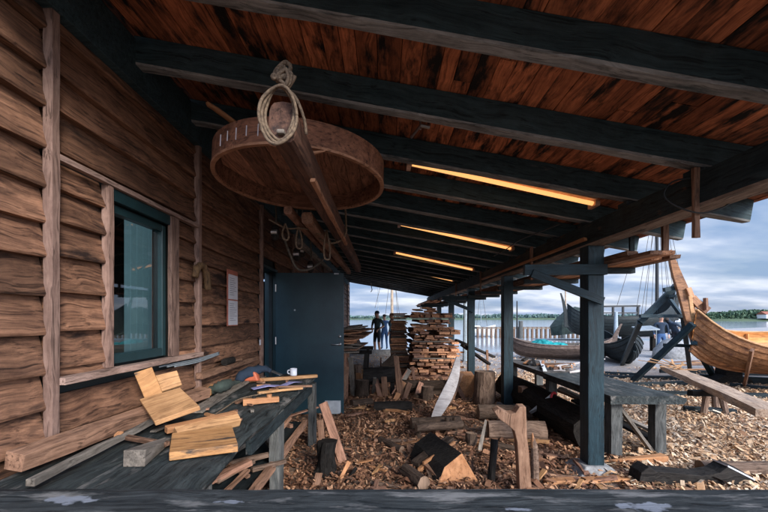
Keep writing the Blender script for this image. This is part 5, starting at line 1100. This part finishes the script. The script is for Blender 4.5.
# ------------------------------------------------------------------ people
def person(label, base, height, face, top, bottom, pose='stand', hat=None, legskin=True, arm=0, seed=0, lean=0):
    k = height/1.75; t = thing('person', label, 'person', base)
    J = {'pel': (0, 0, .93), 'sp': (0, .0, 1.12), 'ch': (0, .01, 1.33), 'nk': (0, .0, 1.48), 'h0': (0, .02, 1.56), 'h1': (0, .03, 1.64), 'h2': (0, .02, 1.72)}
    E = [('pel', 'sp'), ('sp', 'ch'), ('ch', 'nk'), ('nk', 'h0'), ('h0', 'h1'), ('h1', 'h2')]
    Rr = {'pel': (.155, .115), 'sp': (.135, .10), 'ch': (.165, .115), 'nk': (.062, .062), 'h0': (.07, .085), 'h1': (.085, .105), 'h2': (.06, .07)}
    for s, n_ in ((-1, 'l'), (1, 'r')):
        a = .06*s if pose == 'stand' else 0
        J['hip'+n_] = (.095*s, 0, .86); J['kn'+n_] = (.12*s, .03, .48); J['an'+n_] = (.13*s, -.02, .09); J['to'+n_] = (.15*s, .15, .04)
        J['sh'+n_] = (.20*s, .0, 1.40); J['el'+n_] = (.29*s, -.04 if arm == 0 else -.02, 1.13); J['wr'+n_] = (.27*s, .05, .90); J['ha'+n_] = (.26*s, .08, .82)
        if arm == 1: J['el'+n_] = (.34*s, -.05, 1.16); J['wr'+n_] = (.19*s, .12, 1.02); J['ha'+n_] = (.13*s, .14, .98)
        E += [('pel', 'hip'+n_), ('hip'+n_, 'kn'+n_), ('kn'+n_, 'an'+n_), ('an'+n_, 'to'+n_), ('ch', 'sh'+n_), ('sh'+n_, 'el'+n_), ('el'+n_, 'wr'+n_), ('wr'+n_, 'ha'+n_)]
        Rr.update({'hip'+n_: (.095, .10), 'kn'+n_: (.062, .062), 'an'+n_: (.042, .045), 'to'+n_: (.042, .035), 'sh'+n_: (.068, .065), 'el'+n_: (.045, .045), 'wr'+n_: (.03, .03), 'ha'+n_: (.038, .022)})
        for q in range(4):
            fn = 'f%d%s' % (q, n_); hx, hy, hz = J['ha'+n_]; J[fn] = (hx+(q-1.5)*.008, hy+.02+(q-1.5)*.014, hz-.085+abs(q-1.3)*.01); Rr[fn] = (.010, .010); E.append(('ha'+n_, fn))
        J['th'+n_] = (J['ha'+n_][0]-.03*s, J['ha'+n_][1]+.04, J['ha'+n_][2]-.01); Rr['th'+n_] = (.011, .011); E.append(('wr'+n_, 'th'+n_))
    if pose == 'bend':
        for q in ('sp', 'ch', 'nk', 'h0', 'h1', 'h2', 'shl', 'shr', 'ell', 'elr', 'wrl', 'wrr', 'hal', 'har', 'thl', 'thr')+tuple('f%d%s' % (i, n_) for i in range(4) for n_ in 'lr'):
            x, y, z = J[q]; a = .8; dz = z-.95; J[q] = (x, y*math.cos(a)+dz*math.sin(a), .95+dz*math.cos(a)-y*math.sin(a))
    names = list(J); me = bpy.data.meshes.new('body'); me.from_pydata([tuple(Vector(J[n_])*k) for n_ in names], [(names.index(a), names.index(b_)) for a, b_ in E], [])
    tmp = bpy.data.objects.new('tmp', me); COL.objects.link(tmp); md = tmp.modifiers.new('s', 'SKIN')
    for i, n_ in enumerate(names):
        sv = me.skin_vertices[0].data[i]; sv.radius = tuple(v*k for v in Rr[n_]); sv.use_root = (n_ == 'pel')
    sb = tmp.modifiers.new('u', 'SUBSURF'); sb.levels = 2; sb.render_levels = 2
    dg = bpy.context.evaluated_depsgraph_get(); m2 = bpy.data.meshes.new_from_object(tmp.evaluated_get(dg)); bpy.data.objects.remove(tmp)
    m2.name = 'body'; m2.materials.clear()
    for mm in (M['skin'], top, bottom, M['shoe']): m2.materials.append(mm)
    for p in m2.polygons:
        c = p.center/k; ax = abs(c.x); i = 0
        if pose == 'bend': i = 1 if (c.z > .9 and c.y < .52 and not (c.z < .9)) else (2 if c.z > (.5 if legskin else .12) else (3 if c.z < .1 else 0))
        elif c.z < .10: i = 3
        elif ax > .235 and c.z < (1.16 if legskin else .93) or (arm == 1 and c.y > .125 and c.z < 1.1): i = 0
        elif c.z < .98: i = 2 if c.z > (.50 if legskin else .08) else 0
        elif c.z < 1.46: i = 1
        p.material_index = i; p.use_smooth = True
    b_ = bpy.data.objects.new('body', m2); COL.objects.link(b_); b_.parent = t
    hc = Vector(J['h2'])*k; fy = .095*k
    mb = MB()
    if pose != 'bend':
        for sx in (-1, 1): mb.tube([(sx*.03*k, (.03+.085)*k, 1.655*k), (sx*.03*k, (.03+.098)*k, 1.655*k)], .010, n=6)
        mb.build('eyes', M['black'], xf=Matrix.Identity(4), parent=t)
        MB().tube([(0, .12*k, 1.66*k), (0, .155*k, 1.62*k), (0, .12*k, 1.61*k)], [.006, .014, .008], n=6).build('nose', M['skin'], xf=Matrix.Identity(4), parent=t)
        MB().tube([(-.025*k, .118*k, 1.575*k), (.025*k, .118*k, 1.575*k)], .006, n=6).build('mouth', M['redframe'], xf=Matrix.Identity(4), parent=t)
    hm = MB().lathe([(0, .085*k), (.06*k, .075*k), (.095*k, .03*k), (.10*k, -.02*k), (.092*k, -.04*k)], 14, Matrix.Translation(hc+Vector((0, -.01 if pose != 'bend' else .03, -.03))))
    hm.build('cap' if hat else 'hair', hat or M['hair'], xf=Matrix.Identity(4), parent=t, smooth=True)
    t.rotation_euler = (0, 0, face); return t
person('person in dark jacket, shorts and cap standing with hands on hips', (-.28, 15.9, 0), 1.78, 2.4, M['shirt'], M['shorts'], hat=M['navy'], arm=1)
person('person in blue shirt and jeans standing behind the others', (.02, 18.3, -.0), 1.66, .3, M['blue'], M['blue'], legskin=False)
person('person in dark clothes half hidden by the lumber stack', (.34, 16.6, 0), 1.70, 1.2, M['shirt'], M['navy'], legskin=False)
person('person in navy bending over work beside the boulder', G(676, 352, 0), 1.75, 1.9, M['navy'], M['shorts'], pose='bend', legskin=False)
person('person in grey blue clothes standing near the display board', G(661, 356, 0), 1.15 if 0 else 1.6, 2.9, M['navy'], M['blue'], legskin=False)
plank('quay_block', (-1.3, 15.5, .1), (1.0, 15.6, .1), .35, .22, M['concrete'], 'pale stone block along the quay behind the people', 'stone')
for k in range(3): rope('hanging_hook', [P(371+k*0, 283, 12), P(371.5, 287, 12), P(372, 290, 12), P(370.8, 292, 12)], .014, M['steel'], label='small metal hook hanging at the far roof end', cat='hook') if k == 0 else None
